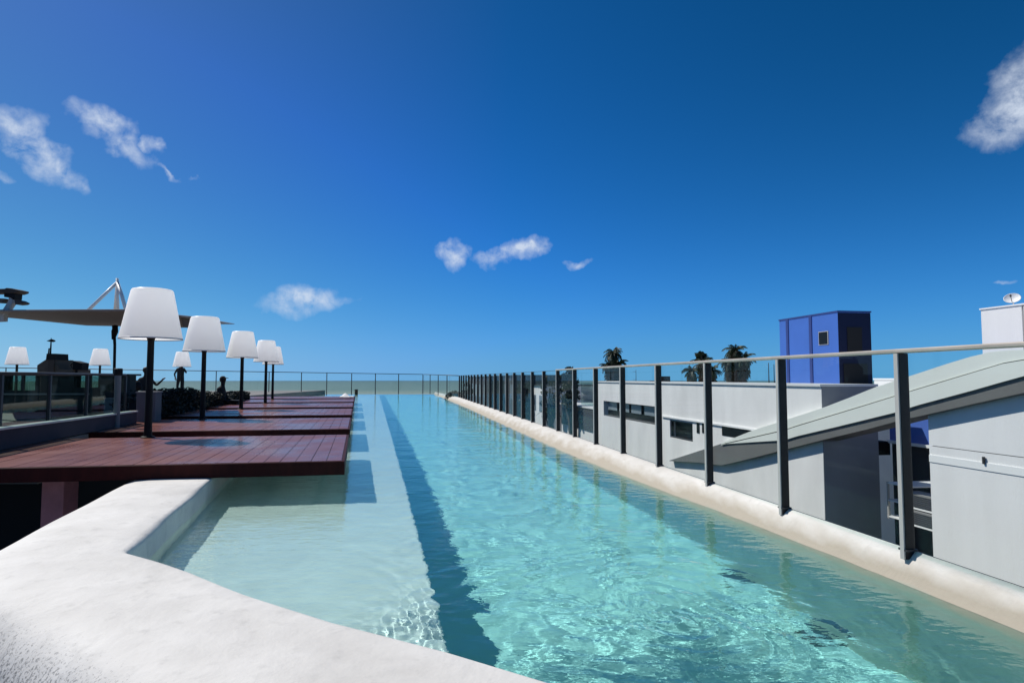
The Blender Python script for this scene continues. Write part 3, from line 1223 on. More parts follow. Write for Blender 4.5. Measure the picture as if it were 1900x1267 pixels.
def person(px, Y, ztop, pose, lab, facing=1):
    """ztop: crown height in the world; facing +1 looks right"""
    x0 = (px - 950) / F * Y
    seated = pose != 'stand'
    zh = ztop - .12
    hips = zh - .68 if seated else zh - .72
    root = thing('person', (x0, Y, PZ), lab, 'person')
    P = lambda dx, dy, z: (x0 + dx * facing, Y + dy, z)
    zs = zh - .27
    sp = .16
    v = [P(0, 0, hips), P(.0, 0, hips + .2), P(0, 0, zs - .02), P(0.01, 0, zs + .08), P(.02, 0, zh - .07), P(.02, 0, zh + .03), P(.02, 0, zh + .09)]
    rd = [(.15, .12), (.125, .10), (.15, .10), .055, .068, .085, .05]
    e = [(0, 1), (1, 2), (2, 3), (3, 4), (4, 5), (5, 6)]
    # arms
    if pose == 'spread':
        arms = [[P(-sp, 0, zs), P(-.33, -.05, zs - .22), P(-.52, -.1, zs - .10)], [P(sp, 0, zs), P(.40, -.05, zs - .20), P(.62, -.1, zs - .02)]]
    elif pose == 'stand':
        arms = [[P(-sp, 0, zs), P(-.30, 0, zs - .25), P(-.19, -.1, zs - .45)], [P(sp, 0, zs), P(.28, 0, zs - .20), P(.14, -.12, zs + .05)]]
    else:
        arms = [[P(-.05, -sp, zs), P(.03, -.22, zs - .28), P(.25, -.2, zs - .38)], [P(-.05, sp, zs), P(.05, .22, zs - .28), P(.27, .18, zs - .36)]]
    hands = []
    for a in arms:
        i = len(v)
        v += a
        rd += [.055, .042, .028]
        e += [(2, i), (i, i + 1), (i + 1, i + 2)]
        hands.append((a[2], Vector(a[2]) - Vector(a[1])))
    # legs
    if seated:
        kz = hips + .02
        legs = [[P(.05, -.10, hips - .02), P(.42, -.13, kz), P(.44, -.13, hips - .40), P(.56, -.13, hips - .44)], [P(.05, .10, hips - .02), P(.42, .13, kz), P(.44, .13, hips - .40), P(.56, .13, hips - .44)]]
    else:
        kz = (hips + PZ) / 2
        legs = [[P(-.10, 0, hips - .06), P(-.13, -.02, kz), P(-.15, .02, PZ + .08), P(-.17, -.14, PZ + .035)], [P(.10, 0, hips - .06), P(.13, -.02, kz), P(.15, .02, PZ + .08), P(.17, -.14, PZ + .035)]]
    for a in legs:
        i = len(v)
        v += a
        rd += [.088, .058, .04, .03]
        e += [(0, i), (i, i + 1), (i + 1, i + 2), (i + 2, i + 3)]
    skin_body('body', v, e, rd, CLOTH, root)
    b = MB()
    for p, d in hands:
        hand(b, p, d)
    b.build('hands', SKIN, root, smooth=True)
    # face: small features, then hair or a cap
    hc = Vector(P(.02, 0, zh + .01))
    fx = Vector((facing * .9, -.43, 0)).normalized()
    b = MB()
    sdv = Vector((-fx.y, fx.x, 0))
    b.tube([hc + fx * .085 + Vector((0, 0, .02)), hc + fx * .108 + Vector((0, 0, -.02)), hc + fx * .085 + Vector((0, 0, -.03))], [.008, .013, .01], 6)
    for s_ in (-1, 1):
        b.lathe(hc + fx * .082 + sdv * .03 * s_ + Vector((0, 0, .02)), [(.001, -.009), (.009, 0), (.001, .009)], 8)
        b.lathe(hc + sdv * .088 * s_ + Vector((0, 0, -.0)), [(.001, -.03), (.014, 0), (.001, .03)], 8)
    b.obox(hc + fx * .083 + Vector((0, 0, -.055)), sdv * .022, fx * .006, (0, 0, .005))
    b.build('face', SKIN, root, smooth=True)
    b = MB()
    prof = [(.001, .118), (.05, .108), (.085, .07), (.098, .02), (.092, -.03), (.06, -.07), (.001, -.075)]
    b.lathe(hc - fx * .018, prof, 18)
    if pose == 'cap':
        b.build('cap', CLOTH, root, smooth=True)
        b = MB()
        b.prism([hc + fx * .06 + sdv * .07 + Vector((0, 0, .055)), hc + fx * .17 + sdv * .05 + Vector((0, 0, .045)), hc + fx * .19 + Vector((0, 0, .042)), hc + fx * .17 - sdv * .05 + Vector((0, 0, .045)), hc + fx * .06 - sdv * .07 + Vector((0, 0, .055))], (0, 0, .012))
        b.build('cap_brim', CLOTH, root)
    else:
        b.build('hair', HAIR, root, smooth=True)
    return root


person(271, 20.5, 1.47, 'spread', 'person in black seated behind the nearest lamp pole with both arms held out')
person(336, 30.5, 1.95, 'stand', 'person in black standing with legs apart, head behind a small white lamp shade')
person(414, 19.6, 1.17, 'cap', 'person in a black peaked cap seated low by the hedge, facing right')
# bench for the two seated people
for px, Y, zt, lab in ((266, 20.5, .50, 'low black bench under the person with outstretched arms'), (414, 19.6, .43, 'low black bench under the person in the peaked cap')):
    x0 = (px - 950) / F * Y
    bn = thing('bench', (x0, Y, PZ - .02), lab, 'bench')
    b = MB()
    b.box((x0 - .6, Y - .22, zt - .06), (x0 + .6, Y + .28, zt))
    b.build('seat', BLACK, bn, bevel=.008)
    for sx_ in (-1, 1):
        b = MB()
        b.box((x0 + sx_ * .5 - .03, Y - .18, PZ - .02), (x0 + sx_ * .5 + .03, Y + .24, zt - .06))
        b.build('leg', BLACK, bn)
# bag beside the first person
qb = at_y(252, 716, 20.0)
bgt = thing('bag', (qb.x, qb.y, PZ - .02), 'black bulging bag on a stand left of the person with outstretched arms', 'bag')
b = MB()
b.lathe((qb.x, qb.y, .86), [(.001, -.16), (.12, -.15), (.17, -.05), (.16, .07), (.09, .16), (.001, .19)], 16)
b.build('sack', BLACK, bgt, smooth=True)
b = MB()
b.tube([(qb.x, qb.y, PZ - .02), (qb.x, qb.y, .72)], .03, 8)
b.build('stand', BLACK, bgt)

# ------------------------------------------------------------------ terrace pavilion with windows behind the left glass
YP = 15.5
pv = thing('terrace_pavilion', at_y(60, 770, YP) * 1.0, 'low dark pavilion with pale window openings seen through the left glass fence', 'pavilion')
PVM = mat('dark_olive_render', (.045, .055, .052), .85, var=.25, vscale=2)


def prect(b, px0, py0, px1, py1, Y, th, zb=None):
    p = at_y(px0, py0, Y)
    q = at_y(px1, py1, Y)
    z0 = q.z if zb is None else zb
    b.box((p.x, Y, z0), (q.x, Y + th, p.z))


b = MB()
for r in ((-90, 697, 5, 800), (66, 697, 134, 800), (186, 697, 238, 800)):
    prect(b, *r, YP, .25, zb=.28)
prect(b, 5, 724, 66, 800, YP, .25, zb=.28)
prect(b, 134, 719, 186, 800, YP, .25, zb=.28)
b.build('wall', PVM, pv)
b = MB()
prect(b, -90, 693.5, 240, 697, YP - .12, .5)
b.build('roof_edge', CHAR, pv)
for r in ((5, 697, 66, 724), (134, 697, 186, 719)):
    b = MB()
    prect(b, *r, YP + .1, .02)
    b.build('window', glass_mat('pavilion_glass', (.55, .66, .62)) if 'pavilion_glass' not in bpy.data.materials else bpy.data.materials['pavilion_glass'], pv)
    b = MB()
    m_ = (r[0] + r[2]) / 2
    prect(b, m_ + 4, r[1], m_ + 8, r[3], YP + .04, .05)
    b.build('mullion', CHAR, pv)
b = MB()
prect(b, -90, 729.5, 163, 732.5, YP - .06, .06)
b.build('ledge_strip', mat('pale_strip', (.35, .36, .34), .6), pv)
b = MB()
prect(b, 98, 736, 160, 762, YP - .02, .02)
b.build('door', mat('dark_door', (.012, .013, .014), .4), pv)
b = MB()
prect(b, 6, 739, 60, 757, YP - .02, .02)
b.build('door', bpy.data.materials['dark_door'], pv)
cb = thing('cabinet', at_y(206, 770, 14.6), 'pale grey cabinet standing at the right end of the dark pavilion', 'cabinet')
b = MB()
prect(b, 193, 740, 221, 765, 14.6, .5, zb=.28)
b.build('body', mat('pale_cabinet_paint', (.30, .31, .30), .6), cb, bevel=.01)
b = MB()
prect(b, 192, 738, 222, 740.2, 14.57, .55)
b.build('top', mat('cabinet_top', (.4, .4, .39), .5), cb)
b = MB()
prect(b, 217, 746, 218.5, 752, 14.575, .02)
b.build('handle', CHAR, cb)

# stepped brown block with its antenna, floodlight box
YS = 17.0
sb = thing('chimney_block', at_y(100, 700, YS), 'brown stepped masonry block on the pavilion roof at the far left', 'chimney')
b = MB()
pts = [(69, 694), (69, 677), (85, 663), (85, 694)]
b.prism([at_y(x, y, YS) for x, y in [(69, 697), (69, 677.5), (85, 667), (103, 667), (103, 676.5), (108.5, 676.5), (108.5, 684.5), (136, 685), (136, 697)]], (0, .7, 0))
b.build('masonry', STONE, sb)
b = MB()
b.prism([at_y(x, y, YS - .03) for x, y in [(85, 667.5), (86.5, 656), (102.5, 656), (103, 667.5)]], (0, .5, 0))
b.build('flue_box', CLOTH, sb)
b = MB()
p = at_y(90, 697, YS)
q = at_y(108, 684, YS)
b.box((p.x, YS - .04, p.z), (at_y(101, 697, YS).x, YS, at_y(101, 668, YS).z))
b.build('panel', mat('brown_panel', (.10, .08, .065), .9), sb)
an = thing('weathervane', at_y(94, 656, YS + .2), 'thin dark weathervane with crossed arms on top of the brown stepped block', 'weathervane')
b = MB()
Y_ = YS + .2
b.tube([at_y(93.5, 656.5, Y_), at_y(94.5, 640, Y_), at_y(95, 627, Y_)], [.022, .018, .008], 8)
b.build('mast', CLOTH, an)
b = MB()
b.prism([at_y(x, y, Y_ - .02) for x, y in [(86, 632.5), (92, 630.2), (95, 629), (100, 631), (101, 633), (97, 634.5), (92, 634)]], (0, .05, 0))
b.build('arms', CLOTH, an)
b = MB()
b.tube([at_y(90, 656.5, Y_), at_y(91, 646, Y_)], [.018, .014], 6)
b.tube([at_y(91, 648, Y_), at_y(95, 645.5, Y_)], .010, 6)
b.build('strut', CLOTH, an)
fl = thing('floodlight', at_y(140, 688, YS), 'black tilted floodlight box on the roof between the brown block and a far lamp', 'floodlight')
b = MB()
b.prism([at_y(x, y, YS - .1) for x, y in [(135, 669), (152, 673.5), (150, 687), (134, 685.5)]], (0, .3, 0))
b.build('housing', BLACK, fl, bevel=.01)
b = MB()
b.tube([at_y(135, 673, YS), at_y(131.5, 677, YS), at_y(134, 683, YS)], .018, 8)
b.tube([at_y(142, 686, YS + .05), at_y(142, 697, YS + .05)], .03, 8)
b.build('bracket', BLACK, fl)

# ------------------------------------------------------------------ shade sail canopy and its mast
YC = 15.0
cp = thing('shade_canopy', at_y(213, 790, YC), 'grey fabric shade canopy stretched level above the left terrace', 'canopy')
b = MB()
top = [(-40, 577.5), (20, 577), (100, 576), (170, 575.5), (236, 576), (300, 582), (362, 590)]
bot = [(-40, 584), (10, 589), (60, 594), (110, 599), (160, 604), (226, 605.5), (300, 608), (358, 608)]
nseg = 40
vv, ff = [], []
for i in range(nseg + 1):
    px = -40 + 402 * i / nseg
    ty = np.interp(px, [p[0] for p in top], [p[1] for p in top])
    by = np.interp(px, [p[0] for p in bot], [p[1] for p in bot])
    # far edge (top line) lies deeper, near edge lower: the underside shows
    pt_ = at_y(px, ty, YC - 2.2)
    pb_ = at_y(px, by, YC + 1.8)
    for j in range(9):
        s_ = j / 8
        q = pt_.lerp(pb_, s_)
        vv.append((q.x, q.y, q.z - .05 * math.sin(math.pi * s_)))
for i in range(nseg):
    for j in range(8):
        ff.append((i * 9 + j, i * 9 + j + 1, (i + 1) * 9 + j + 1, (i + 1) * 9 + j))
b.add(vv, ff)
ob = b.build('fabric', CANVAS, cp, smooth=True)
sm = ob.modifiers.new('thickness', 'SOLIDIFY')
sm.thickness = .02
b = MB()
b.tube([at_y(-40, 577, YC - 2.2), at_y(236, 575.5, YC - 2.2), at_y(362, 589.5, YC - 2.2)], .022, 8)
b.build('front_hem', CANVAS, cp)
b = MB()
b.prism([at_y(336, 588, YC - 2.0), at_y(364, 589, YC - 2.0), at_y(362, 608, YC - 2.0), at_y(340, 607, YC - 2.0)], (0, .2, 0))
b.build('end_bracket', mat('brown_bracket', (.12, .10, .08), .7), cp)
b = MB()
b.tube([at_y(362, 592, YC - 1.9), at_y(412, 599, YC - 1.9), at_y(435, 601, YC - 1.9)], [.05, .03, .005], 8)
b.build('boom_tip', mat('grey_boom', (.25, .26, .28), .5), cp)
b = MB()
b.tube([at_y(211, 604, YC), at_y(213, 640, YC), at_y(212, 690, YC), Vector((at_y(212, 690, YC).x, YC, .28))], [.04, .032, .032, .032], 10)
b.build('post', BLACK, cp)
b = MB()
b.tube([at_y(215, 603, YC - .06), at_y(213, 615, YC - .06), at_y(210, 630, YC - .06)], [.045, .075, .035], 10)
b.build('crank_cover', BLACK, cp, smooth=True)
ms = thing('tension_mast', at_y(217, 578, YC - .6), 'white A shaped tension mast standing above the grey shade canopy', 'mast')
apex = at_y(217.5, 524, YC - .6)
for pts, r, nm in (([at_y(162, 577, YC - .9), apex], .035, 'strut'), ([at_y(234, 577, YC - .9), at_y(226, 548, YC - .7), apex], .04, 'strut'),
                   ([at_y(213, 578, YC - .2), apex], .03, 'strut'), ([at_y(219, 578, YC - .6), at_y(217.5, 516.5, YC - .6)], .03, 'pole')):
    b = MB()
    b.tube(pts, r, 8)
    b.build(nm, PALE, ms, smooth=True)
# arm of lights at the far left
YL = 13.0
sp = thing('spotlight_arm', at_y(2, 600, YL), 'pale bracket arm carrying brown spotlights at the left edge above the canopy', 'spotlights')
b = MB()
b.prism([at_y(x, y, YL) for x, y in [(-40, 577), (5, 574), (14, 560), (18, 546), (25, 545), (23, 562), (13, 577), (7, 583), (6, 596), (-40, 598)]], (0, .12, 0))
q_ = at_y(-34, 585, YL + .06)
b.tube([Vector((q_.x, YL + .06, .28)), Vector((q_.x, YL + .06, q_.z + .05))], .06, 12)
b.build('arm', mat('pale_bracket', (.5, .5, .48), .5), sp, bevel=.005)
b = MB()
b.prism([at_y(x, y, YL - .04) for x, y in [(-30, 537), (8, 535.5), (12, 534), (22, 535), (34, 538), (33, 541.5), (25, 544), (-30, 543)]], (0, .3, 0))
b.build('top_plate', mat('rusty_brown', (.09, .065, .05), .8, var=.4, vscale=12), sp, bevel=.01)
b = MB()
b.prism([at_y(x, y, YL - .02) for x, y in [(7, 544), (27, 544), (26, 554), (24, 556), (18, 552), (7, 551)]], (0, .22, 0))
b.build('spotlight', BLACK, sp, bevel=.01)
b = MB()
b.prism([at_y(x, y, YL - .1) for x, y in [(25.5, 555), (35, 557), (43, 561), (39, 564), (28, 565)]], (0, .2, 0))
b.build('spotlight', mat('brown_lamp_head', (.06, .045, .035), .6), sp, bevel=.008)
b = MB()
b.prism([at_y(x, y, YL - .02) for x, y in [(-30, 552), (10, 554), (3, 562), (-30, 560)]], (0, .15, 0))
b.build('box', STONE, sp, bevel=.01)

# ------------------------------------------------------------------ the white building on the right
A = 9.0
uN, _ = on_a(1525, 760, A)                    # near corner
uF, _ = on_a(1108, 760, A)                    # far corner
_, zt = on_a(1525, 717, A)
ba = thing('white_building', fac(uN, -12, A), 'long white flat roofed building with strip windows beyond the fence on the right', 'building')
b = MB()
uW0, zW0 = on_a(1215, 754, A)
uW1, zW1 = on_a(1120, 745, A)
_, zWb = on_a(1215, 788, A)
zWt = zW0
uS, _ = on_a(1222, 760, A)                    # step between the two wings
uk0, zk0 = on_a(1285, 785, A)
uk1, _ = on_a(1243, 785, A)
_, zk1 = on_a(1285, 820, A)
zfoot = -12.0
# wall pieces butt end to end, leaving real openings
b.fbox(uN, uF, zWt + .0, zt, A, A + 1.35)                       # upper band
b.fbox(uW1, uF, zfoot, zWt, A, A + 1.35)
b.fbox(uW0, uW1, zfoot, zWb, A, A + 1.35)
us0, zs0 = on_a(1309, 784, A)
us1, _ = on_a(1293, 784, A)
_, zs1 = on_a(1309, 804, A)
b.fbox(uk1, uW0, zfoot, zWt, A, A + 1.35)
b.fbox(uN, uk0, zfoot, zWt, A, A + 1.35)
b.fbox(uk0, uk1, zk0, zWt, A, A + 1.35)
b.fbox(uk0, uk1, zfoot, zk1, A, A + 1.35)
b.build('wall', WHITE2, ba)
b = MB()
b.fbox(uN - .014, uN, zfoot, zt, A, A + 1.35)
b.build('end_wall_shade', mat('end_wall_shade_grey', (.22, .235, .265), .85, var=.15, vscale=1.5, stretch=(1, 1, .3)), ba)  # grey skin over the white end face, painting in its shade
b = MB()
b.fbox(uN - .02, uF + .02, zt, zt + .05, A - .04, A + 1.39)
b.build('roof_coping', mat('white_coping', (.66, .66, .66), .8), ba)
# projecting upper volume line
ul, zl = on_a(1330, 783, A)
b = MB()
b.fbox(uN + .01, uk1 + .6, zWt - .33, zWt - .28, A - .05, A)
b.build('string_course', WHITE, ba)
b = MB()
b.fbox(uW0, uW1, zWb, zWt, A + .22, A + .26)
wnd = b.build('window', WIN, ba)
for x0_, x1_ in ((1122, 1138), (1142, 1160), (1164, 1182), (1188, 1213)):
    ua, _ = on_a(x0_, 760, A)
    ub, _ = on_a(x1_, 760, A)
    b = MB()
    b.fbox(ua, ub, zWb + (zWt - zWb) * .42, zWt - .03, A + .17, A + .20)
    b.build('pane', FROST, wnd)
b = MB()
b.fbox(uW0, uW1, zWb + .0, zWb + .04, A + .02, A + .22)
b.build('sill', DGREY, wnd)
b = MB()
b.fbox(uk0, uk1, zk1, zk0, A + .2, A + .24)
wk = b.build('window', WIN, ba)
b = MB()
f_ = .05
b.fbox(uk0, uk1, zk0 - f_, zk0, A + .04, A + .12)
b.fbox(uk0, uk1, zk1, zk1 + f_, A + .04, A + .12)
b.fbox(uk0, uk0 + f_, zk1 + f_, zk0 - f_, A + .04, A + .12)
b.fbox(uk1 - f_, uk1, zk1 + f_, zk0 - f_, A + .04, A + .12)
b.build('frame', CHAR, wk)
for xa, xb in ((1293, 1298.5), (1303, 1309)):
    ua, z_a = on_a(xa, 783, A)
    ub, z_b = on_a(xb, 804, A)
    b = MB()
    b.fbox(ub, ua, z_b, z_a, A - .012, A + .02)
    b.build('slot_window', WIN, ba)
ua, z_a = on_a(1340, 789, A)
ub, z_b = on_a(1400, 818, A)
b = MB()
b.fbox(ub, ua, z_b, z_a, A - .012, A + .02)
b.build('window', WIN, ba)

# dark louvred wing further along, and pale glass box above it
u0, z0 = on_a(1110, 760, A)
u1, z1 = on_a(1039, 748, A)
_, zb_ = on_a(1110, 805, A)
lw = thing('louvred_building', fac(u0, -12, A), 'dark louvred low building beyond the white one, seen between the fence posts', 'building')
b = MB()
b.fbox(uF + .05, u1, -12, zb_, A + .1, A + 4)
b.build('lower_wall', WHITE2, lw)
b = MB()
k = 14
for i in range(k):
    zz = zb_ + (z0 - zb_) * (i + .5) / k
    b.fbox(uF + .05, u1, zz - .035, zz + .025, A + .05, A + .12)
b.build('louvres', DGREY, lw)
b = MB()
b.fbox(uF + .05, u1, zb_, z0 - .02, A + .13, A + 4)
b.build('upper_wall', DARKW, lw)
b = MB()
b.fbox(uF + .05, u1, z0 - .02, z0 + .05, A, A + 4.1)
b.build('roof_edge', PALE, lw)
ug0, _ = on_a(1078, 720, A + .6)
_, zg = on_a(1108, 710, A + .6)
b = MB()
b.fbox(uF + .1, ug0, z0 + .05, zg, A + .6, A + .64)
b.build('glass_screen', glass_mat('pale_screen_glass', (.75, .85, .84)), lw)

# far darker buildings seen past the grazing fence
for (xa, xb, yt, a_, m_, nm, lab) in ((868, 905, 699, 6.2, DARKW, 'dark_building', 'dark flat roofed building far down the street behind the grazing fence posts'),
                                      (912, 957, 697, 7.4, DARKW, 'dark_building', 'charcoal tower block behind the middle of the fence posts'),
                                      (985, 1012, 716, 8.5, WHITE2, 'white_house', 'pale low house between the dark block and the louvred building')):
    ua, z_a = on_a(xb, yt, a_)
    ub, z_b = on_a(xa, yt, a_)
    bt = thing(nm, fac(ua, -12, a_), lab, 'building')
    b = MB()
    b.fbox(ua, ub, -12, z_a, a_, a_ + 4)
    b.build('wall', m_, bt)
    b = MB()
    b.fbox(ua - .1, ub + .1, z_a, z_a + .06, a_ - .1, a_ + 4.1)
    b.build('roof_edge', CHAR, bt)
    nw = max(2, int((ub - ua) / 2.5))
    for i in range(nw):
        for j in range(3):
            cu = ua + (ub - ua) * (i + .5) / nw
            b = MB()
            b.fbox(cu - .6, cu + .6, z_a - 1.6 - j * 2.6, z_a - .6 - j * 2.6, a_ - .02, a_ + .02)
            b.build('window', FROST, bt)

# blue tower on the roof
AT = 18.0
un, ztn = on_a(1554, 578, AT)
uf, ztf = on_a(1446, 592, AT)
zt_ = (ztn + ztf) / 2
zr = on_a(1554, 717, AT)[1]
tw_ = thing('blue_tower', fac(un, zr, AT), 'blue clad roof tower with a small square window, beyond the white building', 'tower')
b = MB()
b.fbox(un, uf, zr - 1, ztn - .02, AT, AT + 1.55)
b.build('wall', BLUE, tw_)
b = MB()
b.fbox(un - .03, uf + .03, ztn - .02, ztn + .04, AT - .03, AT + 1.58)
b.build('roof_edge', BLUED, tw_)
for px in (1462, 1505):
    uu, _ = on_a(px, 640, AT)
    b = MB()
    b.fbox(uu - .09, uu + .09, zr - 1, ztn - .02, AT - .03, AT)
    b.build('panel_joint', BLUED, tw_)
uu0, zz0 = on_a(1520.5, 617, AT)
uu1, zz1 = on_a(1536.5, 638, AT)
b = MB()
b.fbox(uu1 - .04, uu0 + .04, zz1 - .03, zz0 + .03, AT - .025, AT - .001)
wf = b.build('window', PALE_METAL, tw_)
b = MB()
b.fbox(uu1, uu0, zz1, zz0, AT - .04, AT - .026)
b.build('pane', WIN, wf)
# end face in navy, its shade put into the colour, with dark opening
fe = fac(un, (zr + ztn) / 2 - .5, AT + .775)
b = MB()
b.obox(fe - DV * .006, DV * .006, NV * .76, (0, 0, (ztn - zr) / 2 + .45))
b.build('end_shade_panel', mat('navy_shade_paint', (.004, .007, .040), .5, spec=.3), tw_)
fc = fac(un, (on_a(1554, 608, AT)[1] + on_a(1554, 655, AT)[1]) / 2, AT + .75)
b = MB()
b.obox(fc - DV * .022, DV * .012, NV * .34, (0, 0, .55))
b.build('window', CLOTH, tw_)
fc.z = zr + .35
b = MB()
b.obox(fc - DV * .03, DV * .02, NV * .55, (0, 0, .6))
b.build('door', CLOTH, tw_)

# roof deck behind the parapet, carrying tower, trees' background and small plant
b = MB()
ua_, _ = on_a(1640, 717, AT)
rf = thing('roof_block', fac(uN + 3.5, -12, 10.5), 'low white roof slab behind the long white building, under the blue tower', 'building')
b.fbox(uN + 3.5, uF + 2, -12, zt - .12, A + 1.45, 24)
b.build('body', WHITE2, rf)
# white wall behind the sloping fascia
AW_ = 14.5
ua, zu = on_a(1712, 703, AW_)
ub, _ = on_a(1622, 703, AW_)
wb = thing('roof_wall', fac(ua, -12, AW_), 'small piece of white roof wall between the blue tower and the sloping fascia', 'wall')
b = MB()
b.fbox(ua, ub, -12, zu - .03, AW_, AW_ + .9)
b.build('body', WHITE, wb)
b = MB()
b.fbox(ua - .02, ub + .02, zu - .03, zu + .02, AW_ - .02, AW_ + .92)
b.build('coping', PALE, wb)

# sloping curved fascia beam
AB = 8.82


def strip(name, topl, botl, a, th, m, parent, n=60, x0=1338, x1=2050, bev=0):
    b = MB()
    vv = []
    for i in range(n + 1):
        px = x0 + (x1 - x0) * i / n
        ty = float(np.interp(px, [p[0] for p in topl], [p[1] for p in topl]))
        by = float(np.interp(px, [p[0] for p in botl], [p[1] for p in botl]))
        u_, z_t = on_a(px, ty, a)
        _, z_b = on_a(px, by, a)
        for aa, zz in ((a, z_t), (a, z_b), (a + th, z_b), (a + th, z_t)):
            vv.append(fac(u_, zz, aa))
    ff = []
    for i in range(n):
        for j in range(4):
            j2 = (j + 1) % 4
            ff.append((i * 4 + j, (i + 1) * 4 + j, (i + 1) * 4 + j2, i * 4 + j2))
    ff += [(0, 1, 2, 3), (n * 4 + 3, n * 4 + 2, n * 4 + 1, n * 4)]
    b.add(vv, ff)
    return b.build(name, m, parent)


TOPL = [(1338, 822), (1397, 798), (1454, 780), (1525, 757), (1575, 738), (1622, 719), (1690, 697), (1760, 674), (1800, 662), (1838, 653), (1870, 650), (1900, 649), (2050, 648)]
MIDL = [(1338, 823.5), (1397, 810), (1454, 797), (1478, 789), (1600, 752), (1700, 721), (1790, 694), (1860, 673), (1900, 666), (2050, 652)]
BOTL = [(1338, 824), (1397, 820), (1454, 816.5), (1478, 809), (1550, 792), (1660, 765), (1700, 752), (1800, 725), (1860, 708), (1900, 697), (2050, 668)]
DRKL = [(1242, 855), (1300, 858), (1338, 863), (1400, 848), (1454, 834), (1521, 817), (1609, 796), (1668, 780), (1722, 768), (1800, 750), (1900, 728), (2050, 700)]
DRKT = [(1242, 854), (1338, 823)] + [(x, y - 4) for x, y in BOTL[1:]]
bm_ = thing('sloping_canopy', fac(on_a(1400, 820, AB)[0], 0, AB), 'pale grey curved canopy beam sloping up to the right across the white building', 'canopy')
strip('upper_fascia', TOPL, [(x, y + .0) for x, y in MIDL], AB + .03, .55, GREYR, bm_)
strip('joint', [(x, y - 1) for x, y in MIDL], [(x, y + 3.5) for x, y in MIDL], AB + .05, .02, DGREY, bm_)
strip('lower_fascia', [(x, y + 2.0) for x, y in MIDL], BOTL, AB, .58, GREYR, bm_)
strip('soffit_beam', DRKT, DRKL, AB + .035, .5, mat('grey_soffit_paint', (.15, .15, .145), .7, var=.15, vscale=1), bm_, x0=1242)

# recess between the two white blocks
ur0, _ = on_a(1722, 900, A)
rc = thing('recess_building', fac(ur0, -12, 11), 'shaded grey recess with a blue upper wall between the two white facades', 'building')
ubl0, zbl0 = on_a(1609, 808, 11)
ubl1, _ = on_a(1722, 822, 11)
zs_ = on_a(1668, 818, 11)[1]
b = MB()
b.fbox(ubl1 - 3, uN + .4, zs_, zs_ + 1.25, 11.0, 11.4)
b.build('blue_wall', mat('blue_painted_wall', (.06, .14, .48), .7), rc)
b = MB()
b.fbox(ubl1 - 3, uN + .4, zs_ - .06, zs_, 10.9, 11.4)
b.build('white_sill', PALE, rc)
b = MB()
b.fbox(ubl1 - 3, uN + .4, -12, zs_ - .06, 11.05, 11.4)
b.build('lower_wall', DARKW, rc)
b = MB()
b.fbox(ubl1 - 3, uN - .02, -3.2, -3.0, A + .3, 11.05)
b.build('slab', TERR, rc)
p_ = on_a(1605, 815, 10.6)
b = MB()
b.fbox(p_[0] - .35, p_[0] + .15, p_[1] - .32, p_[1] - .02, 10.5, 10.95)
b.build('vent_box', BLACK, rc)

# air-conditioning units in the recess
for i, (px, py) in enumerate(((1706, 930), (1706, 962))):
    u_, z_ = on_a(px, py, 9.6)
    ac = thing('air_conditioner', fac(u_, z_ - .16, 9.6), ('upper' if i == 0 else 'lower') + ' grey slatted air conditioning unit in the dark recess right of the big fence post', 'air conditioner', 'air conditioners in the recess')
    b = MB()
    b.fbox(u_ - .35, u_ + .35, z_ - .13, z_ + .13, 9.6, 9.9)
    b.build('casing', mat('ac_grey%d' % i, (.22, .22, .22), .5), ac, bevel=.01)
    b = MB()
    for k in range(6):
        b.fbox(u_ - .3, u_ + .3, z_ - .1 + k * .036, z_ - .088 + k * .036, 9.585, 9.6)
    b.build('slats', DGREY, ac)
    b = MB()
    b.fbox(u_ - .4, u_ + .4, z_ - .165, z_ - .135, 9.6, 10.9)
    b.build('bracket', PALE, ac)
u_, z_ = on_a(1667, 932, 9.7)
lad = thing('wall_shelf', fac(u_, z_ - .3, 9.7), 'thin white metal shelf frame left of the big fence post in the recess', 'shelf')
b = MB()
for dz in (-.32, 0, .34):
    b.fbox(u_ - .3, u_ + .3, z_ + dz - .012, z_ + dz + .012, 9.7, 10.9)
b.build('shelf_board', PALE, lad)
b = MB()
for du in (-.28, .28):
    b.fbox(u_ + du - .015, u_ + du + .015, z_ - .36, z_ + .36, 9.7, 9.74)
b.build('upright', PALE_METAL, lad)

# big white wall at the right
uB, _ = on_a(1725, 850, A)
wbk = thing('white_building', fac(uB, -12, A), 'big plain white windowless block at the right edge, under the sloping canopy', 'building')
zg1 = on_a(1725, 827, A)[1]
ztop = on_a(1760, 735, A)[1]
b = MB()
b.fbox(uB - 14, uB, -12, zg1, A, A + 9)
b.build('lower_wall', WHITE, wbk)
b = MB()
b.fbox(uB - 14, uB, zg1 + .012, ztop + .35, A, A + 9)
b.build('upper_wall', WHITE, wbk)
b = MB()
b.fbox(uB - 13.9, uB - .05, zg1, zg1 + .012, A + .03, A + 8.9)
b.build('groove', DGREY, wbk)
zb2 = on_a(1828, 858, A)[1]
b = MB()
b.fbox(uB - 14, uB, zb2 - .12, zb2, A - .012, A)
b.build('plaster_band', PALE, wbk)
u_, z_ = on_a(1828, 858, A)
b = MB()
b.fbox(u_ - .015, u_ + .015, z_ - .02, z_ + .09, A - .04, A - .012)
b.build('wall_fixture', CHAR, wbk)

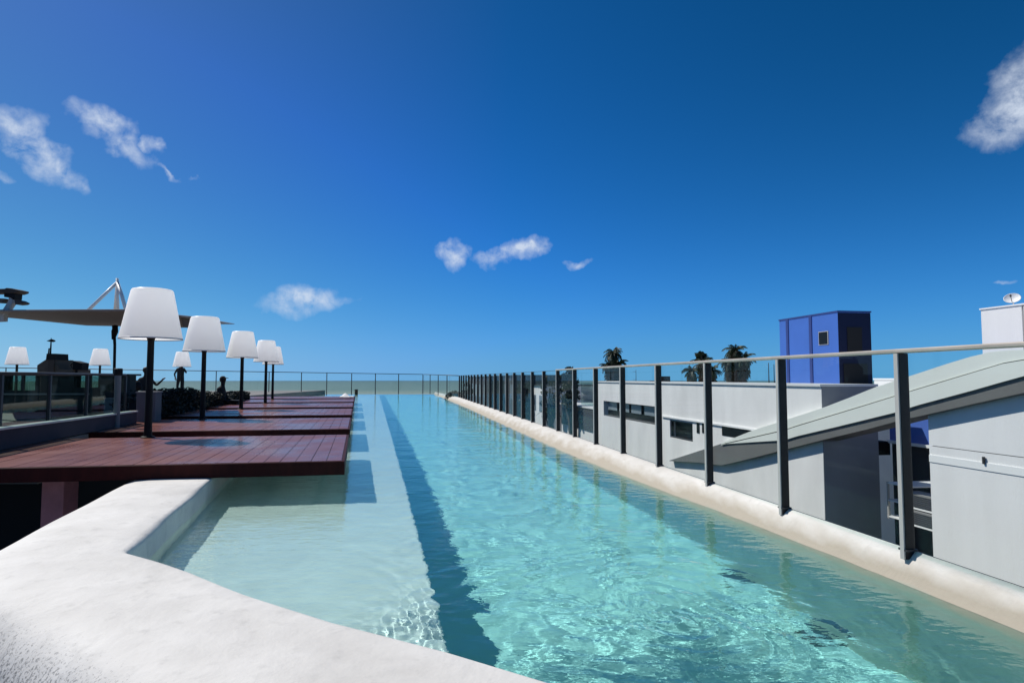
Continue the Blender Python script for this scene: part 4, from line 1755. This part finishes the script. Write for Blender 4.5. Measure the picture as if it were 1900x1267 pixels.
# white roof box with dish
AX = 12.0
u0, z0 = on_a(1820, 575, AX)
u1, z1 = on_a(1897, 565, AX)
rb = thing('roof_box', fac(u0, 0, AX), 'white cubic roof housing at the right edge above the handrail', 'roof housing')
b = MB()
b.fbox(u1 + .02, u0, -1, z0, AX, AX + 3)
b.build('wall', WHITE, rb)
b = MB()
b.fbox(u1 - 5, u1 - .02, -1, z0, AX, AX + 3)
b.build('side_wall', WHITE, rb)
b = MB()
b.fbox(u1 - 5, u0 + .02, z0, z0 + .03, AX - .02, AX + 3.02)
b.build('coping', PALE, rb)
dc = at_y(1878, 553, 13.2)
ds = thing('satellite_dish', (dc.x, dc.y, z0 + .03), 'small round white dish on the white roof housing at the right edge', 'dish')
b = MB()
nrm_ = Vector((-.70, -.62, .35)).normalized()
qx = nrm_.cross(Vector((0, 0, 1))).normalized()
qy = qx.cross(nrm_)
vv, ff = [], []
rings = [(0, -.035), (.05, -.030), (.10, -.015), (.14, 0), (.145, .004)]
for r_, dd in rings[1:]:
    for k in range(24):
        th_ = 2 * math.pi * k / 24
        vv.append(dc + qx * (r_ * math.cos(th_)) + qy * (.72 * r_ * math.sin(th_)) + nrm_ * dd)
vv.append(dc + nrm_ * -.035)
cI = len(vv) - 1
for i in range(3):
    for k in range(24):
        k2 = (k + 1) % 24
        ff.append((i * 24 + k, i * 24 + k2, (i + 1) * 24 + k2, (i + 1) * 24 + k))
for k in range(24):
    ff.append((cI, (k + 1) % 24, k))
b.add(vv, ff)
ob = b.build('reflector', PALE, ds, smooth=True)
sm = ob.modifiers.new('thickness', 'SOLIDIFY')
sm.thickness = .012
b = MB()
b.tube([dc + nrm_ * -.04, dc + nrm_ * -.12 + Vector((0, 0, -.08)), Vector((dc.x + .05, dc.y + .1, z0 + .03))], .012, 8)
b.build('mount', PALE, ds)
b = MB()
b.tube([dc - qy * .09, dc + nrm_ * .14 - qy * .02], .006, 6)
b.tube([dc + nrm_ * .12 - qy * .02, dc + nrm_ * .16 - qy * .01], .018, 8)
b.build('feed_arm', CHAR, ds)

# small plant and masts on the white roof
q = on_a(1214, 704, 11.0)
bx = thing('roof_plant', fac(q[0], zt - .12, 11.0), 'small black roof plant box right of the thin mast on the white building', 'roof plant')
b = MB()
b.fbox(on_a(1224, 704, 11)[0], on_a(1214, 704, 11)[0], zt - .12, on_a(1218, 698, 11)[1], 11, 11.5)
b.build('tall_box', BLACK, bx, bevel=.02)
b = MB()
b.fbox(on_a(1213.8, 704, 11)[0], on_a(1203, 704, 11)[0], zt - .12, on_a(1208, 706, 11)[1], 11.05, 11.45)
b.build('low_box', CHAR, bx, bevel=.02)
for px, yt, lab in ((1180, 686, 'thin grey mast on the white roof right of the first tree'), (1426, 673, 'left one of two thin masts beside the blue tower'), (1436, 676, 'right one of two thin masts beside the blue tower')):
    u_, z_ = on_a(px, yt, 13)
    o = MB()
    o.tube([fac(u_, zt - .12, 13), fac(u_, z_, 13)], [.02, .012], 6)
    if px == 1180:
        o.tube([fac(u_, z_ - .1, 13), fac(u_ + .5, z_ - .1, 13)], .010, 6)
        o.tube([fac(u_, z_ - .55, 13), fac(u_ + .5, z_ - .55, 13)], .010, 6)
    tag(o.build('mast', CHAR), lab, 'mast', 'thin masts on the roofs')


# ------------------------------------------------------------------ trees
def tree(px, pxw, ytop, ybot, Y, lab, seed, lean=0, nleaf=3200, name='leafy_tree', grp='trees beyond the white building'):
    rg = random.Random(seed)
    cx_ = (px - 950) / F * Y
    w_ = pxw / F * Y / 2
    zt_ = E + (702 - ytop) / F * Y
    zb_ = E + (702 - ybot) / F * Y
    root = thing(name, (cx_, Y, -12), lab, 'tree', grp)
    hc = (zt_ + zb_) / 2
    hh = (zt_ - zb_) / 2
    b = MB()
    tp = [Vector((cx_, Y, -12)), Vector((cx_ + .2, Y + .1, zb_ - 2)), Vector((cx_, Y, zb_ + hh * .5)), Vector((cx_ + lean * w_ * .5, Y, hc + hh * .4))]
    b.tube(tp, [.35, .22, .14, .05], 8)
    ends = []
    for k in range(12):
        th = rg.uniform(0, 6.28)
        st = tp[1].lerp(tp[2], rg.uniform(.5, 1))
        en = Vector((cx_ + math.cos(th) * w_ * rg.uniform(.4, .8), Y + math.sin(th) * w_ * rg.uniform(.4, .8), hc + hh * rg.uniform(-.6, .7)))
        mid = st.lerp(en, .5) + Vector((0, 0, -.1 * hh))
        b.tube([st, mid, en], [.08, .05, .02], 6)
        ends.append(en)
    b.build('trunk', BARK, root)
    b = MB()
    cl = [(e, rg.uniform(.28, .48) * w_) for e in ends]
    for k in range(16):
        u1, u2 = rg.uniform(-1, 1), rg.uniform(-.9, 1)
        s_ = math.sqrt(max(.05, 1 - u2 * u2 * .8))
        cl.append((Vector((cx_ + (u1 * .72 * s_ + lean * .3 * u2) * w_, Y + rg.uniform(-.5, .5) * w_, hc + u2 * hh * .8)), rg.uniform(.2, .36) * w_))
    pts = []
    for i in range(nleaf):
        c_, r_ = cl[rg.randrange(len(cl))]
        d = Vector((rg.gauss(0, 1), rg.gauss(0, 1), rg.gauss(0, .9))).normalized() * r_ * rg.random() ** .45
        pts.append(c_ + d)
    leaf_cloud(b, pts, .045 * max(w_, 1.2) + .04, rg)
    # drooping fronds that break up the outline
    for k in range(26):
        th = rg.uniform(0, 6.28)
        c_ = cl[rg.randrange(len(cl))][0]
        ln_ = w_ * rg.uniform(.45, .8)
        prev = None
        for q_i in range(9):
            f_i = q_i / 8
            pt = c_ + Vector((math.cos(th) * ln_ * f_i, math.sin(th) * ln_ * f_i, ln_ * (.45 * f_i - .75 * f_i * f_i)))
            sd_ = Vector((-math.sin(th), math.cos(th), 0))
            for sg in (-1, 1):
                tip = pt + sd_ * sg * ln_ * .28 * (1 - .6 * f_i) + Vector((0, 0, -.12 * ln_)) + Vector((math.cos(th), math.sin(th), 0)) * .1 * ln_
                b.add([pt, pt + Vector((math.cos(th), math.sin(th), 0)) * .06 * ln_, tip], [(0, 1, 2)])
    b.build('crown', LEAF, root)
    return root


def palm(px, Y, crowns, lab, seed):
    """crowns: (px, y of heart, reach in px); fronds arch out of each heart and droop, dead ones hang as a skirt"""
    rg = random.Random(seed)
    x0 = (px - 950) / F * Y
    root = thing('palm_tree', (x0, Y, -12), lab, 'tree', 'palms beyond the white building')
    tb, cb, sb_ = MB(), MB(), MB()
    for cpx, cy, reach in crowns:
        hx = (cpx - 950) / F * Y
        hz_ = E + (702 - cy) / F * Y
        L_ = reach / F * Y
        heart = Vector((hx, Y + rg.uniform(-.5, .5), hz_))
        pth = [Vector((x0 + (hx - x0) * .2, Y, -12)), Vector((x0 + (hx - x0) * .6, Y, hz_ - 4)), heart]
        tb.tube(pth, [.22, .16, .12], 8)
        for k in range(44):
            th = k * 2.399 + rg.uniform(-.2, .2)
            el = math.radians(rg.uniform(-55, 85))
            ln_ = L_ * rg.uniform(.75, 1.15)
            hdir = Vector((math.cos(th), math.sin(th), 0))
            sdv_ = Vector((-math.sin(th), math.cos(th), 0))
            pts_ = []
            p_ = heart.copy()
            a_ = el
            for q_i in range(13):
                pts_.append(p_.copy())
                p_ = p_ + (hdir * math.cos(a_) + Vector((0, 0, math.sin(a_)))) * ln_ / 12
                a_ -= rg.uniform(.10, .20)
            cb.tube(pts_, [.022] * 12 + [.006], 3)
            for q_i in range(1, 13):
                f_i = q_i / 12
                d_ = (pts_[q_i] - pts_[q_i - 1]).normalized()
                w_i = ln_ * .34 * math.sin(math.pi * min(1, .12 + f_i * .85)) * rg.uniform(.7, 1.1)
                for sg in (-1, 1):
                    for sub in (0, .5):
                        o_ = pts_[q_i - 1].lerp(pts_[q_i], sub)
                        tip = o_ + sdv_ * sg * w_i * .75 + d_ * w_i * .55 + Vector((0, 0, -w_i * rg.uniform(.35, .8)))
                        cb.add([o_, o_ + d_ * ln_ * .035, tip], [(0, 1, 2)])
        for k in range(260):
            th = rg.uniform(0, 6.28)
            r_ = L_ * .34 * rg.random() ** .5
            z_ = -L_ * rg.uniform(.05, 1.25)
            o_ = heart + Vector((math.cos(th) * r_, math.sin(th) * r_, z_))
            sb_.add([o_, o_ + Vector((rg.uniform(-.07, .07), rg.uniform(-.05, .05), -.02)), o_ + Vector((math.cos(th) * .08, math.sin(th) * .08, -L_ * rg.uniform(.2, .4)))], [(0, 1, 2)])
    tb.build('trunk', BARK, root)
    cb.build('crown', LEAF, root)
    sb_.build('dead_fronds', mat('dry_frond_brown', (.055, .05, .03), .9) if 'dry_frond_brown' not in bpy.data.materials else bpy.data.materials['dry_frond_brown'], root)
    return root


palm(1137, 30, [(1137, 657, 24), (1146, 676, 20), (1128, 680, 18)], 'dark shaggy palm standing left of the thin mast behind the white roof', 3)
palm(1362, 27, [(1361, 652, 26), (1373, 668, 24), (1348, 676, 22), (1378, 692, 20)], 'tallest ragged palm clump, behind the white roof left of the blue tower', 4)
palm(1298, 28, [(1300, 676, 24), (1284, 690, 22), (1314, 688, 20)], 'lower spreading palm left of the tallest palm clump', 8)
tree(1302, 22, 652, 672, 28.6, 'small black treetop poking over the handrail between two trees', 18, -.2, 500)
tree(1057, 42, 670, 770, 33, 'dark tree rising just over the start of the metal handrail', 6, 0, 1500)
tree(1020, 40, 690, 790, 36, 'dull green tree between the fence posts left of the louvred building', 9, 0, 1500)
tree(975, 40, 700, 790, 42, 'dull green tree behind the middle fence posts', 10, 0, 1300)
tree(868, 24, 706, 760, 48, 'bushy tree beyond the far corner of the glass fence', 12, 0, 900)

# dark bush outside the far end of the parapet
rg = random.Random(21)
b = MB()
q = at_y(838, 735, 34)
bs = thing('bush', (q.x + .55, 34.2, -.6), 'low black bush outside the parapet by the far corner of the fence', 'bush')
pts = []
for i in range(1500):
    d = Vector((rg.gauss(0, 1), rg.gauss(0, 1), abs(rg.gauss(0, 1)))).normalized() * rg.random() ** .4
    pts.append((q.x + .10 + d.x * .55, 34.6 + d.y * 1.8, -.15 + d.z * .58))
leaf_cloud(b, pts, .07, rg)
b.build('foliage', HEDGE, bs)
b = MB()
for k in range(5):
    b.tube([(q.x + .3, 34.2, -2.5), (q.x + .1 + rg.uniform(-.3, .3), 34.6 + rg.uniform(-1, 1), .1)], [.05, .02], 6)
b.build('stems', BARK, bs)
